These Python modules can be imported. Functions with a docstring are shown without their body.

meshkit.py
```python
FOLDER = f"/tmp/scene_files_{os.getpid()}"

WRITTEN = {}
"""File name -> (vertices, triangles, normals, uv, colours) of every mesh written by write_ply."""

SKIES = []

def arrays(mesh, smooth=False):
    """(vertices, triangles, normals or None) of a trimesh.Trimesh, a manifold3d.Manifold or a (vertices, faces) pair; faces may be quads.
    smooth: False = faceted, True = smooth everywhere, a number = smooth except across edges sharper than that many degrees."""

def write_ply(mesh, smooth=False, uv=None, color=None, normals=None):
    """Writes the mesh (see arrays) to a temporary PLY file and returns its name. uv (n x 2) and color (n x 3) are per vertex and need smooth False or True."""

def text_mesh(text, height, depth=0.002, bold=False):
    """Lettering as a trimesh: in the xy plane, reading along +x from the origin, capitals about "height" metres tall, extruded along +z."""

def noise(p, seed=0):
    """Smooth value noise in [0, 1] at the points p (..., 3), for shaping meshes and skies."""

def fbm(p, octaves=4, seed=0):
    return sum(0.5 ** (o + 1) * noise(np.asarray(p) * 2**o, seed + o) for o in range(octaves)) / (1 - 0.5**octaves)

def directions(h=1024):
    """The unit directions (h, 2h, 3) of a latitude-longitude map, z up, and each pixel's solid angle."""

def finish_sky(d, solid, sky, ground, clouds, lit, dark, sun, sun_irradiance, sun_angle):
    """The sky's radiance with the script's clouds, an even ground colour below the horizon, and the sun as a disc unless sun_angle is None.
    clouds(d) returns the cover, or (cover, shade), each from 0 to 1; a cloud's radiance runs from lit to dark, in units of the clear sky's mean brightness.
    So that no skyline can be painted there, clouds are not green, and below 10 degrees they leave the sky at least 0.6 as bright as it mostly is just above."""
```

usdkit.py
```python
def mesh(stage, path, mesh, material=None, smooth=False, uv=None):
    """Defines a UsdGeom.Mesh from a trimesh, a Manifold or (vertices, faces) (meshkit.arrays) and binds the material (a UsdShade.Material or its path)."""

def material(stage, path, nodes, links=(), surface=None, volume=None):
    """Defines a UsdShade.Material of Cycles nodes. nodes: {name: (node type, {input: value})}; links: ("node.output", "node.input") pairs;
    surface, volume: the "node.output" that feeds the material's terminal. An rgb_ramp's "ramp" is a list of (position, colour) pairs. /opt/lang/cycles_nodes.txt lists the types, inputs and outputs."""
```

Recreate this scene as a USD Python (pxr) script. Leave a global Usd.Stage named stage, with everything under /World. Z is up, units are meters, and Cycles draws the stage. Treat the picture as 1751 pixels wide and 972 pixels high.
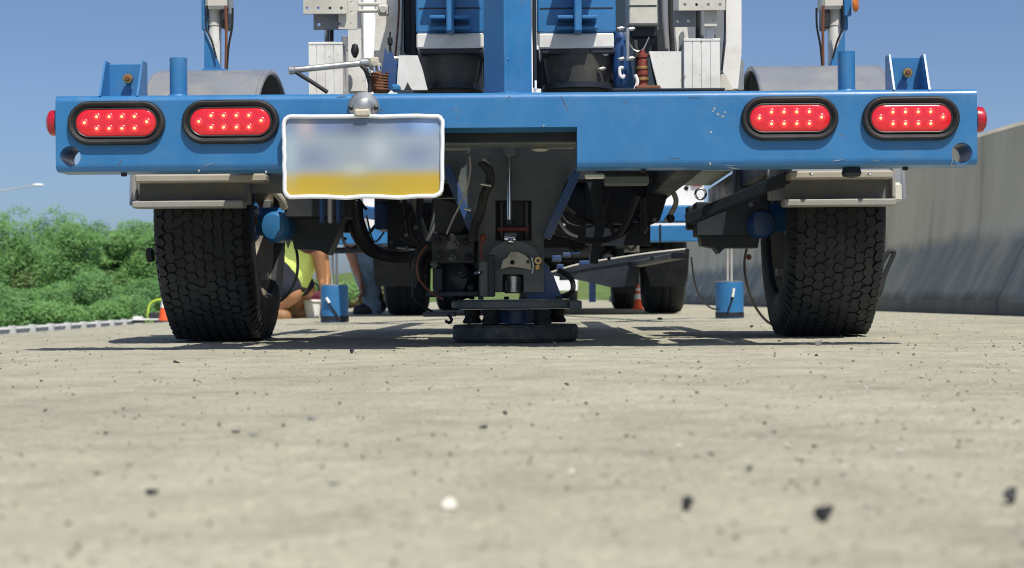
import math, random
import numpy as np, trimesh, manifold3d as m3
import usdkit, meshkit
from pxr import Usd, UsdGeom, UsdLux, UsdShade, Gf, Sdf, Vt

stage = Usd.Stage.CreateInMemory()
UsdGeom.SetStageUpAxis(stage, UsdGeom.Tokens.z)
UsdGeom.SetStageMetersPerUnit(stage, 1.0)
UsdGeom.Xform.Define(stage, '/World')
UsdGeom.Scope.Define(stage, '/World/Looks')
rng = np.random.default_rng(7)
random.seed(7)

# ------------------------------------------------------------------ camera, sky, sun, exposure
F, U0, V0, CX, CY, CZ, ROLL = 2800.0, 930.0, 508.6, 0.054, -3.218, 0.103, 0.0078   # lens in photograph pixels (1751 wide), eye in metres
cam = UsdGeom.Camera.Define(stage, '/World/camera')
cam.CreateHorizontalApertureAttr(36.0)
cam.CreateFocalLengthAttr(F / 1751 * 36)
cam.CreateHorizontalApertureOffsetAttr(-(U0 - 875.5) / 1751 * 36)
cam.CreateVerticalApertureOffsetAttr((V0 - 486) / 1751 * 36)
cam.CreateClippingRangeAttr(Gf.Vec2f(0.05, 6000))
cam.CreateFStopAttr(11.0)
cam.CreateFocusDistanceAttr(3.5)
cam.CreateExposureAttr(0.15)
rx = Gf.Matrix4d().SetRotate(Gf.Rotation(Gf.Vec3d(1, 0, 0), 90))
ry = Gf.Matrix4d().SetRotate(Gf.Rotation(Gf.Vec3d(0, 1, 0), math.degrees(ROLL)))
cam.AddTransformOp().Set(rx * ry * Gf.Matrix4d().SetTranslate(Gf.Vec3d(CX, CY, CZ)))

SUN = np.array([0.10, -0.20, 0.357]); SUN /= np.linalg.norm(SUN)
ELEV, AZ = math.asin(SUN[2]), math.atan2(SUN[0], SUN[1])
usdkit.material(stage, '/World/Looks/sky_look', {
    'sky': ('sky_texture', {'sky_type': 'single_scattering', 'sun_disc': False, 'sun_elevation': ELEV, 'sun_rotation': AZ, 'air_density': 0.62, 'aerosol_density': 1.75, 'ozone_density': 4.5}),
    'bg': ('background_shader', {'strength': 0.112})}, [('sky.color', 'bg.color')], surface='bg.background')
dome = UsdLux.DomeLight.Define(stage, '/World/sky')
UsdShade.MaterialBindingAPI.Apply(dome.GetPrim()).Bind(UsdShade.Material.Get(stage, '/World/Looks/sky_look'))
dome.GetPrim().SetCustomDataByKey('kind', 'structure')
sun = UsdLux.DistantLight.Define(stage, '/World/sun')
sun.CreateNormalizeAttr(True); sun.CreateIntensityAttr(1.1); sun.CreateAngleAttr(0.5); sun.CreateColorAttr(Gf.Vec3f(1.0, 0.95, 0.86))
sun.AddTransformOp().Set(Gf.Matrix4d().SetRotate(Gf.Rotation(Gf.Vec3d(0, 0, 1), Gf.Vec3d(*SUN))))

# ------------------------------------------------------------------ helpers
def W(u, v, y):
    """photograph pixel at a measured depth -> metres"""
    s = F / (y - CY); du, dv = u - U0, v - V0; c, n = math.cos(ROLL), math.sin(ROLL)
    return np.array([CX + (du * c - dv * n) / s, y, CZ - (du * n + dv * c) / s])

def tm(x):
    if hasattr(x, 'to_mesh'):
        m = x.to_mesh(); return trimesh.Trimesh(np.array(m.vert_properties)[:, :3], np.array(m.tri_verts), process=False)
    return x
def cat(*ms): return trimesh.util.concatenate([tm(m) for m in ms])

def box(x0, x1, y0, y1, z0, z1, b=0.003):
    x0, x1 = sorted((x0, x1)); y0, y1 = sorted((y0, y1)); z0, z1 = sorted((z0, z1))
    b = min(b, 0.3 * min(x1 - x0, y1 - y0, z1 - z0))
    p = []
    for sx in (0, 1):
        for sy in (0, 1):
            for sz in (0, 1):
                for k in range(3):
                    d = [b, b, b]; d[k] = 0
                    p.append(((x1 - d[0]) if sx else (x0 + d[0]), (y1 - d[1]) if sy else (y0 + d[1]), (z1 - d[2]) if sz else (z0 + d[2])))
    return tm(m3.Manifold.hull_points(np.array(p)))

def frames(p):
    p = np.asarray(p, float); t = np.gradient(p, axis=0) if len(p) > 2 else np.repeat([p[1] - p[0]], 2, 0)
    t /= np.linalg.norm(t, axis=1, keepdims=True)
    a = np.array([0, 0, 1.0]) if abs(t[0][2]) < 0.9 else np.array([1.0, 0, 0])
    n = np.cross(t[0], a); n /= np.linalg.norm(n); out = []
    for k in range(len(p)):
        n = n - t[k] * np.dot(n, t[k]); n /= np.linalg.norm(n); out.append((n, np.cross(t[k], n)))
    return p, out
def spline(p, n=10):
    p = np.asarray(p, float)
    if len(p) < 3: return p
    q = np.vstack([2 * p[0] - p[1], p, 2 * p[-1] - p[-2]]); o = []
    for i in range(1, len(q) - 2):
        for t in np.linspace(0, 1, n, endpoint=False):
            a, b, c, d = q[i - 1:i + 3]
            o.append(0.5 * (2 * b + (c - a) * t + (2 * a - 5 * b + 4 * c - d) * t * t + (3 * b - a - 3 * c + d) * t ** 3))
    return np.array(o + [p[-1]])
def tube(p, r, n=10, curve=False, close=False):
    p = spline(p) if curve else np.asarray(p, float)
    p, fr = frames(p); m = len(p); r = np.atleast_1d(np.asarray(r, float)); r = np.interp(np.linspace(0, 1, m), np.linspace(0, 1, len(r)), r)
    a = np.linspace(0, 2 * np.pi, n, endpoint=False)
    v = np.vstack([p[k] + r[k] * (np.outer(np.cos(a), fr[k][0]) + np.outer(np.sin(a), fr[k][1])) for k in range(m)])
    f = []
    for k in range(m if close else m - 1):
        for i in range(n):
            j = (i + 1) % n; k2 = (k + 1) % m
            f += [(k * n + i, k * n + j, k2 * n + j), (k * n + i, k2 * n + j, k2 * n + i)]
    if not close:
        v = np.vstack([v, p[0], p[-1]])
        for i in range(n):
            j = (i + 1) % n
            f += [(m * n, j, i), (m * n + 1, (m - 1) * n + i, (m - 1) * n + j)]
    t = trimesh.Trimesh(v, np.array(f), process=False)
    if not close and t.volume < 0: t.invert()
    return t
def lathe(profile, c, axis, n=24):
    """profile: (radius, along) pairs; closed ends where radius is 0"""
    axis = np.asarray(axis, float); axis /= np.linalg.norm(axis)
    a = np.array([0, 0, 1.0]) if abs(axis[2]) < 0.9 else np.array([1.0, 0, 0])
    e1 = np.cross(axis, a); e1 /= np.linalg.norm(e1); e2 = np.cross(axis, e1)
    th = np.linspace(0, 2 * np.pi, n, endpoint=False)
    ring = np.outer(np.cos(th), e1) + np.outer(np.sin(th), e2)
    v = np.vstack([np.asarray(c) + r * ring + h * axis for r, h in profile]); f = []
    for k in range(len(profile) - 1):
        for i in range(n):
            j = (i + 1) % n
            f += [(k * n + i, k * n + j, (k + 1) * n + j), (k * n + i, (k + 1) * n + j, (k + 1) * n + i)]
    t = trimesh.Trimesh(v, np.array(f), process=False)
    t.merge_vertices(); t.update_faces(t.nondegenerate_faces())
    if t.volume < 0: t.invert()
    return t
def cyl(p0, p1, r, n=16, b=0.0015):
    p0, p1 = np.asarray(p0, float), np.asarray(p1, float); L = np.linalg.norm(p1 - p0); b = min(b, r * .3, L * .3)
    return lathe([(0, 0), (r - b, 0), (r, b), (r, L - b), (r - b, L), (0, L)], p0, p1 - p0, n)
def prism_xz(poly, y0, y1):
    """outline in x, z extruded along y"""
    cs = m3.CrossSection([np.array(poly)], m3.FillRule.NonZero)
    m = m3.Manifold.extrude(cs, y1 - y0)           # x, y=z, z=y
    return m.transform(np.array([[1, 0, 0, 0], [0, 0, -1, y1], [0, 1, 0, 0]], float))
def prism_yz(poly, x0, x1):
    cs = m3.CrossSection([np.array(poly)], m3.FillRule.NonZero)
    m = m3.Manifold.extrude(cs, x1 - x0)           # poly (y,z) -> x is the extrusion
    return m.transform(np.array([[0, 0, 1, x0], [1, 0, 0, 0], [0, 1, 0, 0]], float))
def rounded(y0, y1, z0, z1, r, n=5):
    o = []
    for cy, cz, a0 in ((y1 - r, z1 - r, 0), (y0 + r, z1 - r, 90), (y0 + r, z0 + r, 180), (y1 - r, z0 + r, 270)):
        for a in np.radians(np.linspace(a0, a0 + 90, n)): o.append((cy + r * math.cos(a), cz + r * math.sin(a)))
    return o
def stadium(w, h, n=10):
    r = h / 2; o = []
    for cx, a0 in ((w / 2 - r, -90), (-(w / 2 - r), 90)):
        for a in np.radians(np.linspace(a0, a0 + 180, n)): o.append((cx + r * math.cos(a), r * math.sin(a)))
    return o
def sph(p, r, sub=2, s=(1, 1, 1)):
    m = trimesh.creation.icosphere(subdivisions=sub, radius=r); m.vertices *= np.array(s); m.apply_translation(p); return m

used = {}
def numbered(parent, name):
    k = used[(parent, name)] = used.get((parent, name), -1) + 1
    return name if k == 0 else f'{name}_{k:03d}'
BASE = {}
def tag(prim, label=None, category=None, group=None, kind=None):
    for k, v in (('label', label), ('category', category), ('group', group), ('kind', kind)):
        if v: prim.SetCustomDataByKey(k, v)
    return prim
def thing(name, base, label, category, group=None):
    path = '/World/' + numbered('/World', name)
    x = UsdGeom.Xform.Define(stage, path); x.AddTranslateOp().Set(Gf.Vec3d(*map(float, base)))
    BASE[path] = np.asarray(base, float); tag(x.GetPrim(), label, category, group)
    return path
def part(parent, name, mesh, mat, label=None, smooth=32, kind=None, color=None):
    root = '/'.join(parent.split('/')[:3]); path = parent + '/' + numbered(parent, name)
    mesh = tm(mesh).copy(); mesh.apply_translation(-BASE.get(root, np.zeros(3)))
    m = usdkit.mesh(stage, path, mesh, '/World/Looks/' + mat, smooth=True if color is not None else smooth)
    if color is not None:
        UsdGeom.PrimvarsAPI(m).CreatePrimvar('print', Sdf.ValueTypeNames.Color3fArray, 'vertex').Set(Vt.Vec3fArray.FromNumpy(np.asarray(color, np.float32)))
    tag(m.GetPrim(), label, kind=kind)
    return path
def single(name, base, mesh, mat, label=None, category=None, group=None, kind=None, smooth=32):
    path = '/World/' + numbered('/World', name)
    mesh = tm(mesh).copy(); mesh.apply_translation(-np.asarray(base, float))
    m = usdkit.mesh(stage, path, mesh, '/World/Looks/' + mat, smooth=smooth)
    m.AddTranslateOp().Set(Gf.Vec3d(*map(float, base)))
    tag(m.GetPrim(), label, category, group, kind)
    return path

def look(name, col, rough=0.5, metal=0.0, var=0.12, scale=9.0, bump=0.0, bscale=60.0, coat=0.0, dirt=None, dirt_amount=0.5, dirt_scale=5.0, emit=None, emit_strength=0.0, spec=0.5, spots=None, spot_scale=45.0, spot_at=.70):
    c = np.array(col, float)
    n = {'g': ('geometry', {}), 'p': ('principled_bsdf', {'roughness': rough, 'metallic': metal, 'coat_weight': coat, 'coat_roughness': 0.12, 'specular_ior_level': spec}),
         'n1': ('noise_texture', {'scale': scale, 'detail': 6.0, 'roughness': 0.62}),
         'r1': ('rgb_ramp', {'ramp': [(0.25, tuple(c * (1 - var))), (0.75, tuple(np.minimum(c * (1 + var), 1)))]}),
         'mr': ('map_range', {'from_min': 0.3, 'from_max': 0.7, 'to_min': max(rough - .1, .03), 'to_max': min(rough + .12, 1)})}
    l = [('g.position', 'n1.vector'), ('n1.fac', 'r1.fac'), ('n1.fac', 'mr.value'), ('mr.result', 'p.roughness')]
    last = 'r1.color'
    if dirt is not None:
        n['n2'] = ('noise_texture', {'scale': dirt_scale, 'detail': 8.0, 'roughness': 0.7})
        n['r2'] = ('rgb_ramp', {'ramp': [(0.62 - .3 * dirt_amount, (0, 0, 0)), (0.80, (1, 1, 1))]})
        n['mx'] = ('mix', {'color2': dirt})
        l += [('g.position', 'n2.vector'), ('n2.fac', 'r2.fac'), ('r2.color', 'mx.fac'), (last, 'mx.color1')]; last = 'mx.color'
    if spots is not None:                                     # chips and specks
        n['n4'] = ('noise_texture', {'scale': spot_scale, 'detail': 3.0, 'roughness': .6}); n['r4'] = ('rgb_ramp', {'ramp': [(spot_at, (0, 0, 0)), (spot_at + .05, (.8, .8, .8))]}); n['m4'] = ('mix', {'color2': spots})
        l += [('g.position', 'n4.vector'), ('n4.fac', 'r4.fac'), ('r4.color', 'm4.fac'), (last, 'm4.color1')]; last = 'm4.color'
    l.append((last, 'p.base_color'))
    if bump:
        n['n3'] = ('noise_texture', {'scale': bscale, 'detail': 4.0}); n['b'] = ('bump', {'strength': 0.6, 'distance': bump})
        l += [('g.position', 'n3.vector'), ('n3.fac', 'b.height'), ('b.normal', 'p.normal')]
    if emit is not None and emit_strength: n['p'][1].update({'emission_color': emit, 'emission_strength': emit_strength})
    usdkit.material(stage, '/World/Looks/' + name, n, l, surface='p.BSDF')

DUST = (0.30, 0.27, 0.21)
look('blue_paint', (0.025, 0.160, 0.375), 0.42, var=.10, coat=.12, dirt=(0.07, 0.19, 0.36), dirt_amount=.45, dirt_scale=11, bump=.0012, bscale=22, spots=(.10, .11, .12), spot_scale=38, spot_at=.685)
look('darkened_blue_paint', (0.020, 0.07, 0.21), 0.4, var=.15, dirt=(0.10, 0.10, 0.10), dirt_amount=.5)  # darker copy of the blue paint, shade put into its colour
look('white_paint', (0.74, 0.73, 0.69), 0.42, var=.05, coat=.15, dirt=(0.5, 0.47, 0.40), dirt_amount=.5, dirt_scale=12, spots=(.25, .2, .14), spot_scale=55, spot_at=.68)
look('cream_paint', (0.58, 0.56, 0.49), 0.5, var=.06, dirt=(0.34, 0.32, 0.26), dirt_amount=.5)
look('grey_paint', (0.20, 0.215, 0.24), 0.42, var=.12, coat=.1, dirt=(0.28, 0.27, 0.25), dirt_amount=.5, dirt_scale=10, spots=(.12, .11, .10), spot_scale=50)
look('shaded_skirt_grey', (0.13, 0.13, 0.125), 0.5, var=.18, dirt=(.22, .20, .17), dirt_amount=.5, dirt_scale=12)  # grey darkened for the shade under the skirt's top rail
look('drab_paint', (0.092, 0.112, 0.118), 0.5, spots=(.04, .035, .03), spot_scale=60, var=.16, dirt=(0.19, 0.18, 0.14), dirt_amount=.5, dirt_scale=9)
look('galvanised', (0.48, 0.47, 0.45), 0.42, metal=.35, var=.12, dirt=(0.36, 0.33, 0.27), dirt_amount=.5)
look('rim_paint', (0.17, 0.15, 0.115), 0.5, var=.25, dirt=(.30, .24, .15), dirt_amount=.65, dirt_scale=12)
look('rail_paint', (0.56, 0.56, 0.54), 0.55, var=.1, dirt=(.40, .37, .32), dirt_amount=.4)
look('fender_steel', (0.30, 0.29, 0.265), 0.5, var=.15, dirt=(.20, .185, .16), dirt_amount=.55, dirt_scale=9)
look('tan_paint', (0.36, 0.33, 0.265), 0.5, var=.12, dirt=(.22, .20, .16), dirt_amount=.55, dirt_scale=9)
look('chrome', (0.82, 0.83, 0.84), 0.14, metal=1.0, var=.04)
look('steel', (0.52, 0.52, 0.50), 0.34, metal=.8, var=.15, dirt=(0.20, 0.18, 0.15), dirt_amount=.4, dirt_scale=30)
look('cast_iron', (0.52, 0.48, 0.38), 0.6, var=.18, bump=.001, bscale=150, dirt=(.2, .18, .14), dirt_amount=.5, dirt_scale=25)
look('black_plastic', (0.018, 0.018, 0.020), 0.42, var=.2, dirt=(.06, .055, .05), dirt_amount=.4)
look('black_steel', (0.010, 0.016, 0.026), 0.5, var=.25, dirt=(.04, .04, .04), dirt_amount=.45, dirt_scale=8)  # also replaces blue on frame parts; navy cast imitates their bluish shade
look('black_rubber', (0.011, 0.013, 0.016), 0.6, var=.2, bump=.0004, bscale=220, dirt=(.05, .046, .04), dirt_amount=.5, dirt_scale=14)
look('buffer_rubber', (0.055, 0.054, 0.050), 0.65, var=.25, scale=20, dirt=(.12, .11, .09), dirt_amount=.5, dirt_scale=18)
look('tyre_rubber', (0.009, 0.012, 0.015), 0.7, var=.25, bump=.0005, bscale=180, dirt=(.032, .034, .035), dirt_amount=.5, dirt_scale=10)
look('rust', (0.16, 0.065, 0.032), 0.8, var=.4, scale=40, bump=.001, bscale=120)
look('red_paint', (0.24, 0.045, 0.03), 0.55, var=.25, scale=25, dirt=(.2, .1, .06), dirt_amount=.6, dirt_scale=25)
look('brass', (0.55, 0.36, 0.13), 0.35, metal=.8, var=.15)
look('plate_metal', (0.040, 0.048, 0.054), 0.55, metal=.1, var=.4, scale=30, bump=.0015, bscale=90, dirt=(.15, .155, .11), dirt_amount=.62, dirt_scale=26, spots=(.2, .2, .15), spot_scale=60, spot_at=.64)
look('red_lens', (0.50, 0.012, 0.02), 0.14, var=.08, scale=60, coat=.6, emit=(1.0, 0.010, 0.03), emit_strength=0.20)
look('red_cup', (0.8, 0.03, 0.04), 0.2, var=.05, coat=.5, emit=(1.0, 0.03, 0.035), emit_strength=0.8)
look('red_reflector', (0.42, 0.008, 0.02), 0.2, var=.1, coat=.6)
look('amber_reflector', (0.55, 0.16, 0.02), 0.25, var=.1, coat=.4)
look('led', (1.0, 0.3, 0.15), 0.3, var=.02, emit=(1.0, 0.42, 0.14), emit_strength=2.2)
look('wire_insulation', (0.010, 0.010, 0.011), 0.5, var=.1)
look('brown_wire', (0.16, 0.06, 0.03), 0.5, var=.1)
look('plate_white', (0.80, 0.82, 0.85), 0.35, var=.03, coat=.2)
look('van_paint', (0.78, 0.79, 0.80), 0.3, var=.03, coat=.4)
look('window_glass', (0.02, 0.03, 0.04), 0.08, var=.05, coat=.5)
look('skin', (0.46, 0.22, 0.14), 0.55, var=.08)
look('tan_skin', (0.40, 0.19, 0.09), 0.55, var=.10)
look('hi_vis', (0.80, 1.0, 0.24), 0.7, var=.05, scale=14, bump=.003, bscale=30, emit=(0.35, 1.0, 0.02), emit_strength=0.0)
look('orange_cloth', (0.95, 0.22, 0.03), 0.7, var=.06)
look('silver_tape', (0.55, 0.56, 0.56), 0.4, var=.08)
look('navy_cloth', (0.008, 0.010, 0.022), 0.85, var=.2, bump=.003, bscale=40)
look('denim', (0.20, 0.29, 0.36), 0.85, var=.2, scale=20, bump=.003, bscale=40)
look('pale_cloth', (0.46, 0.56, 0.60), 0.85, var=.12, scale=20, bump=.003, bscale=40)
look('maroon_cloth', (0.10, 0.012, 0.03), 0.8, var=.2, bump=.003, bscale=40)
look('leather', (0.28, 0.14, 0.06), 0.6, var=.2)
look('hair', (0.03, 0.02, 0.012), 0.6, var=.3, scale=60)
look('helmet', (0.78, 0.77, 0.72), 0.35, var=.03)
look('cone_orange', (0.85, 0.11, 0.025), 0.5, var=.08)
look('reflective_white', (0.80, 0.80, 0.78), 0.4, var=.04)
look('lime_hose', (0.52, 0.72, 0.06), 0.5, var=.08)
look('bark', (0.11, 0.085, 0.06), 0.9, var=.3, bump=.01, bscale=12)
look('dark_stone', (0.024, 0.026, 0.032), 0.75, var=.35, scale=90, bump=.0015, bscale=160)
look('pale_stone', (0.70, 0.67, 0.58), 0.8, var=.12, scale=90, bump=.001, bscale=160)
look('grey_stone', (0.20, 0.20, 0.185), 0.8, var=.25, scale=90, bump=.001, bscale=160)
look('grit', (0.145, 0.14, 0.125), 0.9, var=.65, scale=25)
look('grit_tan', (0.27, 0.245, 0.185), 0.9, var=.3, scale=25)
look('grit_pale', (0.52, 0.50, 0.43), 0.9, var=.25, scale=25)
look('grass', (0.085, 0.15, 0.028), 0.9, var=.4, scale=.8, bump=.05, bscale=6, dirt=(.16, .14, .06), dirt_amount=.5, dirt_scale=.25)
look('lamp_metal', (0.55, 0.56, 0.57), 0.5, metal=.3, var=.05)
# blurred print of the registration plate
usdkit.material(stage, '/World/Looks/plate_print', {'a': ('attribute', {'attribute': 'print'}), 'p': ('principled_bsdf', {'roughness': .38, 'coat_weight': .2})}, [('a.color', 'p.base_color')], surface='p.BSDF')
# foliage: leaves let some light through; tone differs from clump to clump
def leaf_look(name, a, b, c):
    usdkit.material(stage, '/World/Looks/' + name, {
        'g': ('geometry', {}), 'n': ('noise_texture', {'scale': .9, 'detail': 4.0}), 'r': ('rgb_ramp', {'ramp': [(0.3, a), (0.55, b), (0.75, c)]}),
        'w': ('rgb_ramp', {'ramp': [(0, (.7, .7, .7)), (1, (1.3, 1.3, 1.3))]}), 'mx': ('mix', {'mix_type': 'multiply', 'fac': 1.0}),
        'd': ('principled_bsdf', {'roughness': .6}), 't': ('translucent_bsdf', {}), 'm': ('mix_closure', {'fac': .22})},
        [('g.position', 'n.vector'), ('n.fac', 'r.fac'), ('g.random_per_island', 'w.fac'), ('r.color', 'mx.color1'), ('w.color', 'mx.color2'),
         ('mx.color', 'd.base_color'), ('mx.color', 't.color'), ('d.BSDF', 'm.closure1'), ('t.BSDF', 'm.closure2')], surface='m.closure')
leaf_look('leaves_bright', (.125, .31, .075), (.20, .43, .11), (.28, .51, .145))
leaf_look('leaves_dark', (.105, .27, .08), (.165, .37, .10), (.24, .46, .12))
leaf_look('leaves_dry', (.20, .14, .07), (.17, .20, .06), (.25, .19, .10))
# concrete of the roadway: broad tone, cement blotches, aggregate speckle, fine relief
usdkit.material(stage, '/World/Looks/road_concrete', {
    'g': ('geometry', {}),
    'n1': ('noise_texture', {'scale': 1.3, 'detail': 9.0, 'roughness': .72}), 'r1': ('rgb_ramp', {'ramp': [(.30, (.30, .285, .225)), (.5, (.375, .36, .28)), (.70, (.44, .42, .335))]}),
    'n2': ('noise_texture', {'scale': 120.0, 'detail': 7.0, 'roughness': .75}), 'r2': ('rgb_ramp', {'ramp': [(.30, (.58, .57, .55)), (.46, (.96, .96, .95)), (.56, (1.02, 1.02, 1.0)), (.72, (1.2, 1.18, 1.14))]}),
    'n5': ('noise_texture', {'scale': 11.0, 'detail': 5.0, 'roughness': .6}), 'r5': ('rgb_ramp', {'ramp': [(.30, (.80, .80, .81)), (.5, (1, 1, 1)), (.7, (1.12, 1.11, 1.08))]}), 'm5': ('mix', {'mix_type': 'multiply', 'fac': 1.0}),
    'n3': ('voronoi_texture', {'scale': 210.0}), 'r3': ('rgb_ramp', {'ramp': [(.0, (.72, .70, .68)), (.16, (.9, .9, .9)), (.4, (1, 1, 1))]}),
    'n4': ('noise_texture', {'scale': 95.0, 'detail': 3.0}), 'r4': ('rgb_ramp', {'ramp': [(.66, (0, 0, 0)), (.74, (1, 1, 1))]}),
    'm1': ('mix', {'mix_type': 'multiply', 'fac': 1.0}), 'm2': ('mix', {'mix_type': 'multiply', 'fac': .8}), 'm3': ('mix', {'color2': (.11, .10, .085)}),
    'sc': ('math', {'math_type': 'multiply', 'value2': .35}),
    'b1': ('bump', {'strength': .4, 'distance': .0022}), 'b2': ('bump', {'strength': .4, 'distance': .0012}), 'p': ('principled_bsdf', {'roughness': .85, 'specular_ior_level': .25})},
    [('g.position', 'n1.vector'), ('g.position', 'n2.vector'), ('g.position', 'n3.vector'), ('g.position', 'n4.vector'), ('n1.fac', 'r1.fac'), ('n2.fac', 'r2.fac'), ('n3.distance', 'r3.fac'), ('n4.fac', 'r4.fac'),
     ('g.position', 'n5.vector'), ('n5.fac', 'r5.fac'), ('r1.color', 'm5.color1'), ('r5.color', 'm5.color2'), ('m5.color', 'm1.color1'), ('r2.color', 'm1.color2'), ('m1.color', 'm2.color1'), ('r3.color', 'm2.color2'), ('m2.color', 'm3.color1'), ('r4.color', 'sc.value1'), ('sc.value', 'm3.fac'), ('m3.color', 'p.base_color'),
     ('n2.fac', 'b1.height'), ('n4.fac', 'b2.height'), ('b1.normal', 'b2.normal'), ('b2.normal', 'p.normal')], surface='p.BSDF')
# barrier concrete: vertical run-off streaks above, scuffed dark smears on the sloping foot, dirt at the toe
usdkit.material(stage, '/World/Looks/barrier_concrete', {
    'g': ('geometry', {}), 'x': ('separate_xyz', {}),
    'mp': ('mapping', {'scale': (2.6, 2.6, .45)}), 'n1': ('noise_texture', {'scale': 1.0, 'detail': 7.0, 'roughness': .62}), 'r1': ('rgb_ramp', {'ramp': [(.30, (.24, .23, .19)), (.43, (.43, .405, .32)), (.7, (.53, .50, .40))]}),
    'mq': ('mapping', {'rotation': (.62, 0, 0), 'scale': (1.0, 2.6, .9)}), 'n2': ('noise_texture', {'scale': 1.3, 'detail': 8.0, 'roughness': .7}), 'r2': ('rgb_ramp', {'ramp': [(.36, (.175, .21, .225)), (.52, (.25, .275, .275)), (.68, (.40, .39, .34))]}),
    'hz': ('map_range', {'from_min': .36, 'from_max': .44, 'to_min': 1.0, 'to_max': 0.0, 'clamp': True}),
    'n4': ('noise_texture', {'scale': 3.0, 'detail': 4.0}), 'ad': ('math', {'math_type': 'multiply_add', 'value2': .16, 'value3': -.08}), 'sm': ('math', {'math_type': 'add'}),
    'm1': ('mix', {}),
    'ht': ('map_range', {'from_min': .07, 'from_max': .13, 'to_min': .75, 'to_max': 0.0, 'clamp': True}), 'm2': ('mix', {'color2': (.06, .062, .062)}),
    'n3': ('noise_texture', {'scale': 22.0, 'detail': 5.0}), 'b': ('bump', {'strength': .4, 'distance': .006}), 'p': ('principled_bsdf', {'roughness': .85, 'specular_ior_level': .3})},
    [('g.position', 'x.vector'), ('g.position', 'mp.vector'), ('mp.vector', 'n1.vector'), ('n1.fac', 'r1.fac'), ('g.position', 'mq.vector'), ('mq.vector', 'n2.vector'), ('n2.fac', 'r2.fac'),
     ('g.position', 'n4.vector'), ('n4.fac', 'ad.value1'), ('ad.value', 'sm.value1'), ('x.z', 'sm.value2'), ('sm.value', 'hz.value'), ('hz.result', 'm1.fac'), ('r1.color', 'm1.color1'), ('r2.color', 'm1.color2'),
     ('sm.value', 'ht.value'), ('ht.result', 'm2.fac'), ('m1.color', 'm2.color1'), ('m2.color', 'p.base_color'), ('g.position', 'n3.vector'), ('n3.fac', 'b.height'), ('b.normal', 'p.normal')], surface='p.BSDF')

# ------------------------------------------------------------------ the road and the land
# the road runs 1.8 degrees to the left of the trailer's axis
RA = -0.0315
def road(a, d, z=0.0):
    """a metres right of the eye across the road, d metres ahead along it"""
    return np.array([CX + a + RA * d, CY + d, z])
def crossfall(a):
    a = np.asarray(a, float)
    t = np.clip((-1.0 - a) / 0.9, 0, 1)
    z = -0.066 * np.where(a < -1.9, -1.45 - a, 0.45 * t * t)
    return z
def sheet(rows, cols, height):
    A, D = np.meshgrid(cols, rows); H = height(A, D)
    v = np.stack([CX + A + RA * D, CY + D, H], -1).reshape(-1, 3); n, m = A.shape; f = []
    for i in range(n - 1):
        k = i * m + np.arange(m - 1)
        f.append(np.stack([k, k + 1, k + m + 1], 1)); f.append(np.stack([k, k + m + 1, k + m], 1))
    return trimesh.Trimesh(v, np.vstack(f), process=False)
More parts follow.
